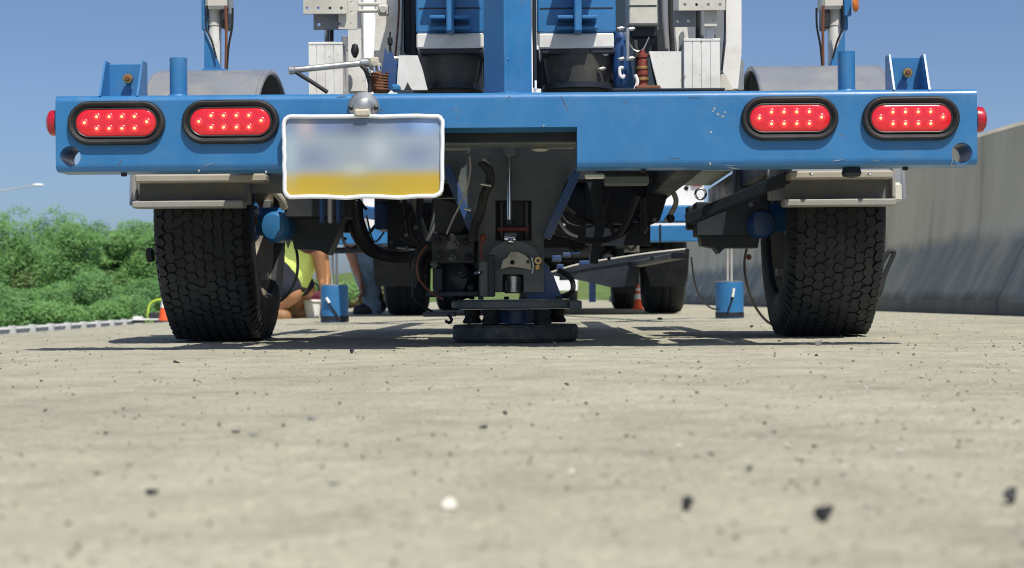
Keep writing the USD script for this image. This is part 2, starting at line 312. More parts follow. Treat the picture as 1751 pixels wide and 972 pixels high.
def road_mesh():
    ds = np.concatenate([[-8, -4, -1.5, -.2, .30], np.geomspace(.42, 9.0, 640), [9.6, 10.5, 12, 15, 19, 24, 30, 37, 45, 53, 61, 69, 75]])
    rows = []
    for d in ds:
        e = max(d, .42); L, R_ = max(-12.0, -(.40 * e + .12)), min(3.0, .345 * e + .12)
        out = np.linspace(0, 1, 26)[:-1]; rows.append(np.concatenate([-12.4 + (L + 12.4) * (1 - (1 - out) ** 1.6), np.linspace(L, R_, 620), np.linspace(R_, 3.1, 8)[1:]]))
    A = np.array(rows); D = np.repeat(ds[:, None], A.shape[1], 1); H = crossfall(A)
    near = (D > .4) & (D < 9.2)
    p = np.stack([A[near], D[near], 0 * A[near]], -1)
    rough = meshkit.fbm(p * 70, 3, 5) - .5
    pits = np.maximum(meshkit.fbm(p * 130 + 9, 2, 8) - .64, 0)
    swell = meshkit.fbm(p * 9 + 3, 3, 2) - .5
    h = .0026 * rough - .008 * pits + .0024 * swell
    fade = np.clip((9.0 - D[near]) / 3, 0, 1) * np.clip((D[near] - .4) / .2, 0, 1)
    H[near] += h * fade - .0007
    v = np.stack([CX + A + RA * D, CY + D, H], -1).reshape(-1, 3); n, m = A.shape
    k = (np.arange(n - 1)[:, None] * m + np.arange(m - 1)[None]).ravel()
    return trimesh.Trimesh(v, np.vstack([np.stack([k, k + 1, k + m + 1], 1), np.stack([k, k + m + 1, k + m], 1)]), process=False)
single('road', (0, 0, 0), road_mesh(), 'road_concrete', kind='structure', smooth=True)
def land(A, D):
    z = np.where(A < -12.0, np.maximum(-1.3 - .075 * (-13.5 - A), -3.0), crossfall(A) - .35)
    z = np.where((A > -13.8) & (A < -12.0), -1.3, z)
    z = np.where(A > 3.0, -.4, z)
    bank = np.clip((D - 76) / 45, 0, 1); bank = bank * bank * (3 - 2 * bank)
    z = z + bank * (1.6 + 1.6 * np.clip((A + 60) / 60, 0, 1)) + .5 * (meshkit.fbm(np.stack([A * .05, D * .05, A * 0], -1), 3) - .5) * (D > 78)
    return z
colsL = np.unique(np.concatenate([np.linspace(-900, -60, 16), np.linspace(-60, -14, 20), np.linspace(-13.8, 3.4, 22), np.linspace(6, 60, 12), np.linspace(60, 900, 12)]))
rowsL = np.concatenate([np.linspace(-300, -10, 6), np.linspace(-8, 160, 60), np.linspace(170, 2500, 20)])
single('grass_land', (0, 0, 0), sheet(rowsL, colsL, land), 'grass', kind='structure', smooth=True)

# loose grit too small to count
def pebble(p, r, flat=.6, sub=1, seed=0):
    m = trimesh.creation.icosphere(subdivisions=sub, radius=1.0); v = m.vertices
    g = np.random.default_rng(seed); d = g.normal(size=(7, 3)); d /= np.linalg.norm(d, axis=1, keepdims=True)
    for k in d:                                              # broken faces
        h = v @ k; lim = g.uniform(.30, .62); v = v - np.outer(np.maximum(h - lim, 0), k)
    v = v * np.array([g.uniform(.8, 1.25), g.uniform(.8, 1.2), flat * g.uniform(.8, 1.2)]) * r
    a = g.uniform(0, 6.28); c, s = math.cos(a), math.sin(a)
    v = v @ np.array([[c, s, 0], [-s, c, 0], [0, 0, 1]]); m.vertices = v + np.array(p) + np.array([0, 0, -v[:, 2].min() * .9])
    return m
shapes = [pebble((0, 0, 0), 1, .65, 0, k) for k in range(8)]
for mt, cnt, seed in (('grit', 700, 1), ('grit_tan', 9000, 2), ('grit_pale', 2400, 3)):
    g = np.random.default_rng(seed); V, Fc = [], []; nv = 0
    for k in range(cnt):
        d = .45 + 9 * g.random() ** 1.7; a = g.uniform(-.36, .33) * d if g.random() < .8 else g.uniform(.9, 2.1)
        if abs(a) > .40 * d + .1: continue
        if meshkit.noise(np.array([a * 3.1, d * 1.3, 0]), 4) < .35 and g.random() < .7: continue
        r = (.0005 + .0026 * g.random() ** 5) * min(1.3, .6 + d / 4)
        m = shapes[k % 8]; V.append(m.vertices * r + road(a, d, float(crossfall(a)) - .0004)); Fc.append(m.faces + nv); nv += len(m.vertices)
    single(mt if mt == 'grit' else {'grit_tan': 'sand_grains', 'grit_pale': 'pale_grit'}[mt], (0, 0, 0), trimesh.Trimesh(np.vstack(V), np.vstack(Fc), process=False), mt, kind='stuff', smooth=False)

# stones that can be pointed at: (pixel of its base, width in pixels, look, label)
STONES = [(1413, 893, 40, 'dark_stone', 1.15, 'largest sharp black stone chip in the blurred right foreground'),
          (1180, 872, 32, 'dark_stone', .75, 'black stone chip in the foreground, left of the largest sharp one'),
          (1737, 864, 40, 'dark_stone', .85, 'black stone chip at the right edge of the foreground'),
          (257, 846, 28, 'dark_stone', .6, 'lone black stone chip in the blurred left foreground'),
          (763, 872, 36, 'pale_stone', .75, 'largest whitish pebble in the foreground left of the centre'),
          (978, 813, 15, 'pale_stone', 1.1, 'small upright white pebble in the centre foreground'),
          (1283, 806, 18, 'grey_stone', .7, 'small dull grey stone above and between the two black chips'),
          (826, 733, 16, 'dark_stone', .5, 'small flat dark stone in the middle distance left of the centre'),
          (864, 709, 13, 'dark_stone', .5, 'tiny flat dark stone just beyond the other small dark one'),
          (970, 659, 12, 'dark_stone', .5, 'tiny dark stone on bare concrete below the loading plate'),
          (299, 621, 14, 'dark_stone', .45, 'small dark flat stone in front of the left tyre'),
          (601, 604, 12, 'dark_stone', .8, 'little black crumb at the shadow edge below the left blue can'),
          (1401, 591, 19, 'grey_stone', .7, 'rounded grey stone on the ground in front of the right tyre'),
          (1376, 588, 8, 'pale_stone', .7, 'tiny bright pebble beside the rounded grey stone by the right tyre'),
          (1333, 584, 7, 'dark_stone', .7, 'tiny black crumb in the shadow near the right tyre'),
          (1285, 560, 8, 'dark_stone', .7, 'tiny black crumb on sunlit concrete left of the right tyre'),
          (1128, 547, 9, 'dark_stone', .7, 'tiny black crumb on the concrete near the van wheel'),
          (1220, 778, 16, 'grey_stone', .45, 'flat grey stone just beyond and left of the dull grey one'),
          (1397, 609, 8, 'dark_stone', .7, 'tiny black crumb in full sun before the right tyre'),
          (404, 740, 16, 'grey_stone', .4, 'left one of two flat grey stones lying side by side on the left'),
          (431, 745, 18, 'grey_stone', .4, 'right one of two flat grey stones lying side by side on the left'),
          (533, 718, 24, 'grey_stone', .35, 'wide flat grey stone left of the centre'),
          (575, 830, 20, 'grey_stone', .4, 'flat grey stone in the foreground left of the whitish pebble')]
for k, (u, v, w, mt, flat, lab) in enumerate(STONES):
    hv = v - (V0 - (u - U0) * ROLL); d = F * CZ / hv; p = W(u, v, CY + d); p[2] = max(p[2], 0); r = w / 2 / (F / d)
    single('stone', p, pebble((p[0], p[1] + r, -.0004), r, flat, 2, 40 + k), mt, lab, 'stone', smooth=25)

# ------------------------------------------------------------------ concrete barrier on the right
def barrier():
    T = thing('concrete_barrier', road(2.42, 9), 'long grey concrete barrier with streaks and scuffed foot right of the trailer', 'barrier')
    a0 = 2.42
    prof = [(a0, -.05), (a0, .075), (a0 + .15, .37), (a0 + .18, .65), (a0 + .205, .945), (a0 + .23, .97), (a0 + .40, .97), (a0 + .42, .945), (a0 + .62, .075), (a0 + .62, -.05)]
    joints = [-2.3, 2.2, 7.86, 13.2, 18.4, 23.6, 28.8, 34.0]
    for j0, j1 in zip(joints[:-1], joints[1:]):
        ds = np.linspace(j0 + .006, j1 - .006, 8); ring = []
        for i, d in enumerate(ds):
            e = .012 if i in (0, len(ds) - 1) else 0
            for a, z in prof:
                ca = a0 + .3
                w = .006 * (meshkit.noise(np.array([a * 4, d * .8, z * 3]), 3) - .5)
                drop = .018 if (i == len(ds) - 1 and z > .8) else 0
                q = road(ca + (a - ca) * (1 - e * 1.2) + w, d, z - (e if z > .8 else 0) - drop); ring.append(q)
        n = len(prof); f = []
        for i in range(len(ds) - 1):
            for k in range(n):
                l = (k + 1) % n
                f += [(i * n + k, i * n + l, (i + 1) * n + l), (i * n + k, (i + 1) * n + l, (i + 1) * n + k)]
        b = (len(ds) - 1) * n; c0 = len(ring); ring += [road(a0 + .31, ds[0], .05), road(a0 + .31, ds[-1], .05)]
        for k in range(n):
            l = (k + 1) % n; f += [(c0, l, k), (c0 + 1, b + k, b + l)]
        m = trimesh.Trimesh(np.array(ring), np.array(f), process=False); m.fix_normals()
        part(T, 'barrier_section', m, 'barrier_concrete', smooth=25)
barrier()

# ------------------------------------------------------------------ guard rail on the left
def guard_rail():
    aR = -13.0; zt = -.58
    T = thing('guard_rail', road(aR, 50, -1.3), 'pale steel guard rail with square posts along the left road edge', 'guard rail')
    sec = [(0, 0), (.03, .03), (.085, .06), (.03, .10), (0, .155), (.03, .21), (.085, .25), (.03, .28), (0, .31)]
    rail = []
    for d in (28, 59.3):
        for o, z in sec: rail.append(road(aR + .02 + o, d, zt - .31 + z))
        for o, z in sec[::-1]: rail.append(road(aR + .012 + o, d, zt - .31 + z))
    n = 2 * len(sec); f = []
    for k in range(n):
        l = (k + 1) % n; f += [(k, l, n + l), (k, n + l, n + k)]
    part(T, 'rail', trimesh.Trimesh(np.array(rail), np.array(f), process=False), 'rail_paint')
    d = 28.6
    while d < 58.6:
        c = road(aR + .14, d); part(T, 'post', box(c[0] - .10, c[0] + .10, c[1] - .05, c[1] + .05, -1.35, zt + .03, .01), 'rail_paint'); d += 1.905
    c = road(aR + .1, 59.6); part(T, 'end_post', box(c[0] - .16, c[0] + .16, c[1] - .15, c[1] + .15, -1.35, zt + .10, .02), 'reflective_white')
guard_rail()

# ------------------------------------------------------------------ trees, undergrowth, far lamp
def leafy(blobs, count, size, seed):
    """leaf-sized faces spread through uneven blobs (centre, radii)"""
    g = np.random.default_rng(seed); vol = np.array([r[0] * r[1] * r[2] for _, r in blobs]); pick = g.choice(len(blobs), count, p=vol / vol.sum())
    c = np.array([b[0] for b in blobs])[pick]; r = np.array([b[1] for b in blobs])[pick]
    d = g.normal(size=(count, 3)); d /= np.linalg.norm(d, axis=1, keepdims=True)
    p = c + d * r * (.78 + .30 * g.random((count, 1)) ** 1.5)
    keep = meshkit.fbm(p * .8, 3, seed) > .34; p, d = p[keep], d[keep]; n = len(p)
    nn = d * .45 + SUN * .8 + g.normal(size=(n, 3)) * .40; nn /= np.linalg.norm(nn, axis=1, keepdims=True)      # leaves turn outward and up to the light
    a = np.cross(nn, g.normal(size=(n, 3))); a /= np.linalg.norm(a, axis=1, keepdims=True); b = np.cross(nn, a)
    s = size * g.uniform(.6, 1.4, (n, 1)); a *= s; b *= s * .6
    v = np.stack([p - a, p + b, p + a, p - b], 1).reshape(-1, 3); k = np.arange(n) * 4
    return trimesh.Trimesh(v, np.vstack([np.stack([k, k + 1, k + 2], 1), np.stack([k, k + 2, k + 3], 1)]), process=False)
def tree(u, vtop, wpx, d, mt, label, seed, base_z=-2.4, dry=False):
    s = F / d; p = W(u, vtop, CY + d); x, y, top = p; h = top - base_z; w = wpx / s; g = np.random.default_rng(seed)
    T = thing('tree', (x, y, base_z), label, 'tree')
    trunk = [np.array([x + g.normal() * .02 * h * t, y + g.normal() * .02 * h * t, base_z + h * t * .85]) for t in (0, .25, .5, .75, 1)]
    ms = [tube(trunk, np.linspace(.028, .006, 5) * h, 8, curve=False)]
    blobs = []
    for k in range(11):
        t = .12 + .76 * (k + .5) / 11; ang = k * 2.4 + g.uniform(-.4, .4); out = w * .30 * (1 - .45 * max(t - .45, 0) / .5) * g.uniform(.6, 1.1)
        e = np.array([x + out * math.cos(ang), y + out * math.sin(ang), base_z + h * t])
        q = np.array([x, y, base_z + h * max(t - .16, .05)]); ms.append(tube([q, (q + e) / 2 + [0, 0, .02 * h], e], [.008 * h, .006 * h, .003 * h], 5))
        rr = w * g.uniform(.20, .30) * (1.15 - .35 * t); blobs.append((e, np.array([rr, rr, rr * g.uniform(.8, 1.25)])))
    for k in range(4): blobs.append((np.array([x + g.uniform(-.26, .26) * w, y + g.uniform(-.2, .2) * w, base_z + h * g.uniform(.84, .93)]), np.array([w * .17, w * .17, h * .08])))
    blobs.append((np.array([x, y, base_z + h * .45]), np.array([w * .34, w * .34, h * .36])))
    part(T, 'trunk', cat(*ms), 'bark')
    part(T, 'crown', leafy(blobs, 30000, .082, seed), mt, smooth=False)
    if dry: part(T, 'dry_branch', leafy([(np.array([x + w * .1, y - w * .3, base_z + h * dry]), np.array([w * .2, w * .15, h * .11]))], 2500, .07, seed + 1), 'leaves_dry', label='brown withered branch', smooth=False)
TREES = [(-55, 358, 200, 118, 'leaves_bright', 'bushy green tree cut by the left edge of the picture', 0),
         (22, 360, 165, 122, 'leaves_bright', 'tall bushy green tree near the left edge, first one wholly in view', .42),
         (86, 362, 150, 126, 'leaves_bright', 'tall light green tree with a bent top below the street lamp', .40),
         (128, 384, 125, 114, 'leaves_bright', 'lower yellowish green tree right of the tall bent one', 0),
         (163, 382, 112, 132, 'leaves_dark', 'dark green tree in the dip of the tree line', .45),
         (196, 392, 105, 118, 'leaves_bright', 'small pale green tree just right of the dark one', .42),
         (226, 374, 130, 126, 'leaves_bright', 'rounded tall tree rising left of the left tyre', 0),
         (272, 388, 130, 118, 'leaves_bright', 'green tree half hidden by the left tyre', 0),
         (340, 400, 130, 128, 'leaves_dark', 'tree hidden for the most part behind the left tyre and fender', 0),
         (440, 432, 130, 130, 'leaves_bright', 'tree seen past the inner side of the left wheel', 0)]
for k, (u, v, w, d, mt, lab, dry) in enumerate(TREES): tree(u, v, w, d, mt, lab, 100 + k, dry=dry)
BUSHES = [(-20, 455, 130, 100, 'leaves_dark', 'dark green shrub at the left edge before the trees'), (60, 470, 130, 103, 'leaves_bright', 'shrub before the first tall trees, left of the middle of the guard rail'),
          (130, 462, 120, 98, 'leaves_dark', 'dark shrub behind the middle posts of the guard rail'), (196, 470, 110, 103, 'leaves_bright', 'pale shrub behind the far posts of the guard rail'),
          (250, 462, 100, 99, 'leaves_dark', 'dark shrub behind the traffic cone left of the tyre'), (-60, 500, 120, 90, 'leaves_bright', 'low shrub behind the nearest guard rail posts'),
          (30, 508, 120, 92, 'leaves_dark', 'low dark shrub right behind the guard rail on the far left'), (100, 512, 110, 91, 'leaves_bright', 'low bright shrub right behind the guard rail, under the dip of trees'),
          (170, 508, 110, 93, 'leaves_bright', 'low shrub behind the guard rail, left of its white end post'), (235, 505, 100, 94, 'leaves_dark', 'low shrub behind the white end post of the guard rail')]
for k, (u, v, w, d, mt, lab) in enumerate(BUSHES):
    p = W(u, v, CY + d); s = F / d; ww = w / s; g = np.random.default_rng(300 + k); zb = -2.3; h = p[2] - zb
    T = thing('shrub', (p[0], p[1], zb), lab, 'shrub')
    bl = [(np.array([p[0] + g.uniform(-.35, .35) * ww, p[1] + g.uniform(-.3, .3) * ww, zb + h * g.uniform(.3, .75)]), np.array([ww * .3, ww * .3, h * .25])) for _ in range(7)]
    part(T, 'stem', cat(*[tube([(p[0], p[1], zb), b[0]], [.05, .02], 5) for b in bl]), 'bark')
    part(T, 'crown', leafy(bl, 12000, .07, 300 + k), mt, smooth=False)
# green slope seen under the trailer
FAR = [(560, 478, 110, 62, 'low green shrub on the verge seen left of the van under the trailer', 'leaves_bright'), (625, 482, 90, 66, 'low olive shrub on the verge beside the crouching person by the van', 'leaves_dry')]
for k, (u, v, w, d, lab, mt) in enumerate(FAR):
    p = W(u, v, CY + d); s = F / d; ww = w / s; zb = float(land(np.array([p[0] - RA * d]), np.array([d]))[0]); h = p[2] - zb; g = np.random.default_rng(500 + k)
    T = thing('shrub', (p[0], p[1], zb), lab, 'shrub')
    bl = [(np.array([p[0] + g.uniform(-.4, .4) * ww, p[1] + g.uniform(-.3, .3) * ww, zb + h * g.uniform(.3, .8)]), np.array([ww * .26, ww * .26, h * .22])) for _ in range(7)]
    part(T, 'stem', cat(*[tube([(p[0], p[1], zb), b[0]], [.03, .012], 5) for b in bl]), 'bark')
    part(T, 'crown', leafy(bl, 3000, .07, 500 + k), mt, smooth=False)

def street_lamp():
    d = 100.0; y = CY + d; h = W(65, 317, y); a = W(-70, 338, y)
    T = thing('street_lamp', (a[0], y, -2.8), 'distant street lamp whose long thin arm reaches in from the left', 'street lamp')
    part(T, 'pole', tube([(a[0], y, -2.8), (a[0], y, a[2])], [.11, .07], 10), 'lamp_metal')
    part(T, 'arm', tube([a, W(-30, 331, y), W(20, 324, y), W(56, 318, y)], .035, 8, curve=True), 'lamp_metal')
    m = sph((0, 0, 0), 1, 3, (.36, .17, .10)); m.vertices[:, 2] = np.maximum(m.vertices[:, 2], -.05); m.apply_translation(h)
    part(T, 'lamp_head', m, 'reflective_white')
street_lamp()

# ------------------------------------------------------------------ cones, sign board
def cone(p, h, label):
    T = thing('traffic_cone', p, label, 'traffic cone')
    x, y, z = p; r0, r1 = h * .19, h * .035
    part(T, 'base', box(x - h * .26, x + h * .26, y - h * .26, y + h * .26, z, z + h * .045, .01), 'cone_orange' if h < .6 else 'black_rubber')
    def ring(t0, t1, o): return lathe([(r0 + (r1 - r0) * t0 + o, h * (.045 + .955 * t0)), (r0 + (r1 - r0) * t1 + o, h * (.045 + .955 * t1))], p, (0, 0, 1), 24)
    part(T, 'cone_body', lathe([(r0, h * .045), (r1, h), (r1 * .6, h), (0, h * .98)], p, (0, 0, 1), 24), 'cone_orange')
    part(T, 'reflective_collar', ring(.38, .60, .004), 'reflective_white'); part(T, 'reflective_collar', ring(.72, .84, .004), 'reflective_white')
pc = W(283, 549, CY + 36); zc = float(crossfall(pc[0] - CX - RA * 36)); cone((pc[0], pc[1], zc), .78, 'orange cone with white collars half hidden by the left tyre')
pc = W(1089, 531, CY + 13.0); cone((pc[0] + .01, pc[1], 0.0), .20, 'red orange cone peeping out beside the van wheel on the right')
def board():
    d = 37.0; p = W(258, 553, CY + d); z = float(crossfall(p[0] - CX - RA * d)) + .002
    T = thing('folded_sign', (p[0], p[1], z), 'folded pale sign lying flat on the road before the left cone', 'road sign')
    x, y = p[:2]
    q = box(x - .34, x + .34, y - .40, y + .4, z + .07, z + .10, .008); part(T, 'panel', q, 'reflective_white')
    part(T, 'leg', box(x - .30, x - .25, y - .55, y + .5, z, z + .07, .006), 'black_steel'); part(T, 'leg', box(x + .2, x + .25, y - .55, y + .5, z, z + .07, .006), 'black_steel')
    part(T, 'spring_foot', box(x - .02, x + .22, y - .2, y + .1, z + .10, z + .24, .03), 'black_rubber')
    w = [W(a, b, CY + d) for a, b in ((254, 546), (253, 533), (257, 520), (266, 514), (276, 512))]
    single('lime_hose', w[0], tube([w[0] + [0, 0, -.05], *w], .022, 8, curve=True), 'lime_hose', 'thin lime yellow hoop standing beside the left cone', 'hose')
board()

# ------------------------------------------------------------------ people
def flesh(bones, refine=.022, it=10):
    u = m3.Manifold()
    for p0, r0, p1, r1 in bones:
        u = u + m3.Manifold.batch_hull([m3.Manifold.sphere(r0, 20).translate(tuple(map(float, p0))), m3.Manifold.sphere(r1, 20).translate(tuple(map(float, p1)))])
    t = tm(u.refine_to_length(refine)); t.merge_vertices()
    return trimesh.smoothing.filter_taubin(t, lamb=.5, nu=.53, iterations=it)
def hand(wrist, direction, palm_n, thumb):
    """five-fingered hand as bones: palm, four bent fingers of unequal length and a thumb leaving the side of the palm"""
    d = np.asarray(direction, float); d /= np.linalg.norm(d); n = np.asarray(palm_n, float); n -= d * n.dot(d); n /= np.linalg.norm(n); s = np.cross(d, n) * thumb
    w = np.asarray(wrist, float); b = []
    for k, o in enumerate((-.03, -.01, .01, .03)):
        b.append((w + s * o * .5, .017, w + d * .085 + s * o, .012))
        L = (.058, .074, .080, .068)[k]; k1 = w + d * .085 + s * o; k2 = k1 + d * L * .5 + n * .012; k3 = k2 + d * L * .35 + n * .030
        b += [(k1, .0105, k2, .0092), (k2, .0092, k3, .008)]
    t1 = w + d * .03 + s * .04; t2 = t1 + d * .035 + s * .022; b += [(w + d * .015 + s * .012, .017, t1, .013), (t1, .013, t2, .011), (t2, .011, t2 + d * .028 + n * .012, .009)]
    return b
def head_parts(T, c, fwd, skin, hat):
    f = np.asarray(fwd, float); f /= np.linalg.norm(f); up = np.array([0, 0, 1.0]); up = up - f * up.dot(f); up /= np.linalg.norm(up); s = np.cross(f, up)
    at = lambda a, b, e: c + f * a + s * b + up * e
    part(T, 'hair', flesh([(at(-.02, 0, .035), .098, at(-.04, 0, -.03), .085)], .02, 6), 'hair')
    for k in (-1, 1):
        part(T, 'eye', sph(at(.088, k * .032, .012), .012, 2), 'reflective_white')
    if hat: part(T, 'hard_hat', lathe([(0, .045), (.10, .03), (.128, .02), (.128, .026), (.115, .05), (.10, .10), (.06, .135), (0, .15)], c, up, 24), 'helmet')
def head_bones(c, fwd, neck):
    f = np.asarray(fwd, float); f /= np.linalg.norm(f); up = np.array([0, 0, 1.0]); up = up - f * up.dot(f); up /= np.linalg.norm(up); s = np.cross(f, up)
    at = lambda a, b, e: c + f * a + s * b + up * e
    return [(at(-.015, 0, .03), .09, at(.02, 0, -.02), .078), (at(.03, 0, -.04), .06, at(.05, 0, -.085), .035), (at(.09, 0, .01), .010, at(.108, 0, -.025), .014), (at(.085, -.02, -.062), .009, at(.085, .02, -.062), .009),
            (at(0, .085, .0), .012, at(-.012, .092, .02), .016), (at(0, -.085, .0), .012, at(-.012, -.092, .02), .016), (at(-.01, 0, -.06), .055, neck, .06)]
def person(name_y, J, label, skin, top_mat, top_label, leg_mat, boot_mat, hat, fwd, vest=None, bare_shin=False):
    """J: joints in metres; one continuous body, clothing as children"""
    hip = (J['hipL'] + J['hipR']) / 2; sh = (J['shL'] + J['shR']) / 2
    T = thing('person', (hip[0], hip[1], 0), label, 'person')
    mid = (hip + sh) / 2
    bones = [(J['hipL'], .105, J['hipR'], .105), (hip, .125, mid, .115), (mid, .115, sh, .11), (J['shL'], .062, J['shR'], .062), (sh, .09, J['neck'], .06)]
    for S in 'LR':
        bones += [(J['sh' + S], .052, J['el' + S], .036), (J['el' + S], .036, J['wr' + S], .025), (J['hip' + S], .088, J['kn' + S], .060), (J['kn' + S], .058, J['an' + S], .040), (J['an' + S], .038, J['to' + S], .03)]
        d = J['wr' + S] - J['el' + S]; bones += hand(J['wr' + S], d, fwd, 1 if S == 'L' else -1)
    bones += head_bones(J['head'], J['face'], J['neck'])
    part(T, 'body', flesh(bones, .012, 5), skin, smooth=True)
    head_parts(T, J['head'], J['face'], skin, hat)
    tb = [(hip, .142, mid, .136), (mid, .136, sh, .132), (J['shL'], .08, J['shR'], .08), (J['hipL'], .122, J['hipR'], .122)]
    sl = [(J['sh' + S], .078, J['sh' + S] * .45 + J['el' + S] * .55, .066) for S in 'LR']
    part(T, 'shirt', flesh(tb[1:3] + sl + tb[:1], .025, 8), top_mat, label=top_label, smooth=True)
    lg = [(J['hipL'], .112, J['hipR'], .112)]
    for S in 'LR':
        lg.append((J['hip' + S], .108, J['kn' + S] if not bare_shin else J['kn' + S] * .78 + J['hip' + S] * .22, .078))
        if not bare_shin: lg.append((J['kn' + S], .080, J['an' + S], .058))
    part(T, 'shorts' if bare_shin else 'trousers', flesh(lg, .025, 8), leg_mat, smooth=True)
    for S in 'LR':
        a, t = J['an' + S], J['to' + S]; part(T, 'boot', flesh([(a + [0, 0, .06], .054, a, .05), (a, .052, t, .042), (a + (a - t) * .25, .045, a, .05)], .02, 6), boot_mat, smooth=True)
    if vest:
        part(T, 'vest', flesh([(hip * 1.0, .168, mid, .162), (mid, .162, sh, .15), (J['shL'] * .9 + sh * .1, .086, J['shR'] * .9 + sh * .1, .086)], .025, 8), vest, label='bright lime safety vest', smooth=True)
        axis = sh - hip; axis /= np.linalg.norm(axis)
        part(T, 'belt', lathe([(.166, -.014), (.173, -.009), (.173, .009), (.166, .014)], hip - axis * .02, axis, 28), 'black_rubber')
        part(T, 'orange_trim', lathe([(.146, -.025), (.153, -.02), (.153, .02), (.146, .025)], hip + axis * .27, axis, 28), 'orange_cloth')
    return T
yw = 5.62
def jw(u, v, dy=0.0): return W(u, v, yw) + [0, dy, 0]
J = dict(hipL=jw(482, 466, .1), hipR=jw(476, 470, -.1), shL=jw(524, 384, .17), shR=jw(516, 388, -.17), neck=jw(534, 364), head=jw(552, 332), face=np.array([.8, -.1, -.5]),
         elL=jw(545, 428, .12), wrL=jw(553, 474, .12), elR=jw(549, 436, -.10), wrR=jw(553, 480, -.06), knL=jw(514, 494, .14), anL=jw(490, 534, .13), toL=jw(516, 540, .14),
         knR=jw(504, 502, -.14), anR=jw(466, 534, -.12), toR=jw(492, 541, -.14))
person(yw, J, 'crouching worker in lime safety vest, dark shorts and tan boots behind the left tyre', 'tan_skin', 'maroon_cloth', None, 'navy_cloth', 'leather', True, np.array([1.0, 0, 0]), vest='hi_vis', bare_shin=True)
yw = 7.6
J = dict(hipL=jw(668, 452, .1), hipR=jw(672, 455, -.1), shL=jw(640, 350, .17), shR=jw(644, 352, -.17), neck=jw(632, 332), head=jw(620, 305), face=np.array([-.8, -.2, -.5]),
         elL=jw(608, 420, .2), wrL=jw(622, 478, .16), elR=jw(602, 424, -.2), wrR=jw(618, 470, -.2), knL=jw(620, 446, .13), anL=jw(640, 526, .12), toL=jw(612, 533, .13),
         knR=jw(622, 450, -.13), anR=jw(645, 526, -.12), toR=jw(618, 533, -.13))
person(yw, J, 'crouching person in pale blue shirt and light jeans beside the van', 'skin', 'pale_cloth', None, 'denim', 'black_rubber', False, np.array([-1.0, 0, 0]))

# things on the ground by the worker
q = W(534, 545, 5.75); q[2] = 0
T = thing('white_bucket', q, 'low white tub on the road between worker and left blue can', 'tub')
part(T, 'tub', lathe([(0, 0), (.040, 0), (.048, .085), (.052, .088), (.052, .094), (.046, .094), (.042, .02), (0, .02)], q, (0, 0, 1), 24), 'reflective_white'); part(T, 'lid_rim', lathe([(.053, .086), (.056, .09), (.053, .098), (.0, .101)], q, (0, 0, 1), 24), 'white_paint')
q = W(533, 545, 6.25); q[2] = 0
T = thing('tool_bag', q, 'dark maroon tool bag behind the white tub', 'bag')
part(T, 'bag_body', flesh([(q + [-.07, 0, .06], .055, q + [.07, 0, .06], .055), (q + [-.05, 0, .12], .03, q + [.05, 0, .12], .03)], .02, 5), 'maroon_cloth'); part(T, 'bag_handle', tube([q + [-.05, 0, .14], q + [-.03, 0, .19], q + [.03, 0, .19], q + [.05, 0, .14]], .008, 8, curve=True), 'black_rubber')

# ------------------------------------------------------------------ the trailer
T = thing('test_trailer', (0, 0, 0), 'blue road testing trailer with red tail lights, seen from behind at ground level', 'trailer')
def PB(name, u0, v0, u1, v1, y, dy, mat, parent=None, b=.003, **k):
    a, c = W(u0, v0, y), W(u1, v1, y); um, vm = (u0 + u1) / 2, (v0 + v1) / 2
    x0, x1 = W(u0, vm, y)[0], W(u1, vm, y)[0]; z0, z1 = W(um, v1, y)[2], W(um, v0, y)[2]
    return part(parent or T, name, box(x0, x1, y, y + dy, z0, z1, b), mat, **k)
def PP(name, pts, y, dy, mat, parent=None, **k):
    return part(parent or T, name, prism_xz([tuple(W(u, v, y)[[0, 2]]) for u, v in pts][::-1] if sum((pts[i][0] - pts[i - 1][0]) * (pts[i][1] + pts[i - 1][1]) for i in range(len(pts))) < 0 else [tuple(W(u, v, y)[[0, 2]]) for u, v in pts], y, y + dy), mat, **k)
def PT(name, pts, r, mat, parent=None, curve=True, n=10, **k):
    return part(parent or T, name, tube([W(*p) for p in pts], r, n, curve=curve and len(pts) > 2), mat, **k)

# rear cross tube: hollow, notched for the loading gear, drilled through near both ends
zt, zb = .507, .357
bx0, bx1 = W(95, 233, 0)[0], W(1671, 222, 0)[0]
B = prism_yz(rounded(0, .10, zb, zt, .014), bx0, bx1) - prism_yz(rounded(.007, .093, zb + .007, zt - .007, .009), bx0 + .006, bx1 - .006)
nx0, nx1 = W(744, 250, 0)[0], W(987, 250, 0)[0]; zn = W(870, 218, 0)[2]
B = B - m3.Manifold.cube((nx1 - nx0, .3, .3)).translate((nx0, -.1, zn - .3))
B = B + (m3.Manifold.cube((nx1 - nx0 + .02, .098, .006)).translate((nx0 - .01, .001, zn - .0005)) - m3.Manifold.cube((.001, .001, .001)))
for xx in (nx0 - .006, nx1): B = B + m3.Manifold.cube((.006, .096, zn - zb - .010)).translate((xx, .002, zb + .006))
holes = [W(120, 268, 0), W(1645, 262, 0)]
for h in holes: B = B - m3.Manifold.cylinder(.3, .0205, .0205, 28).rotate((-90, 0, 0)).translate((h[0], -.1, h[2]))
bumper = part(T, 'rear_beam', B, 'blue_paint', smooth=28)
for h in holes: part(T, 'hole_sleeve', m3.Manifold.cylinder(.094, .0225, .0225, 28).rotate((-90, 0, 0)).translate((h[0], .003, h[2])) - m3.Manifold.cylinder(.2, .0203, .0203, 28).rotate((-90, 0, 0)).translate((h[0], -.05, h[2])), 'blue_paint')

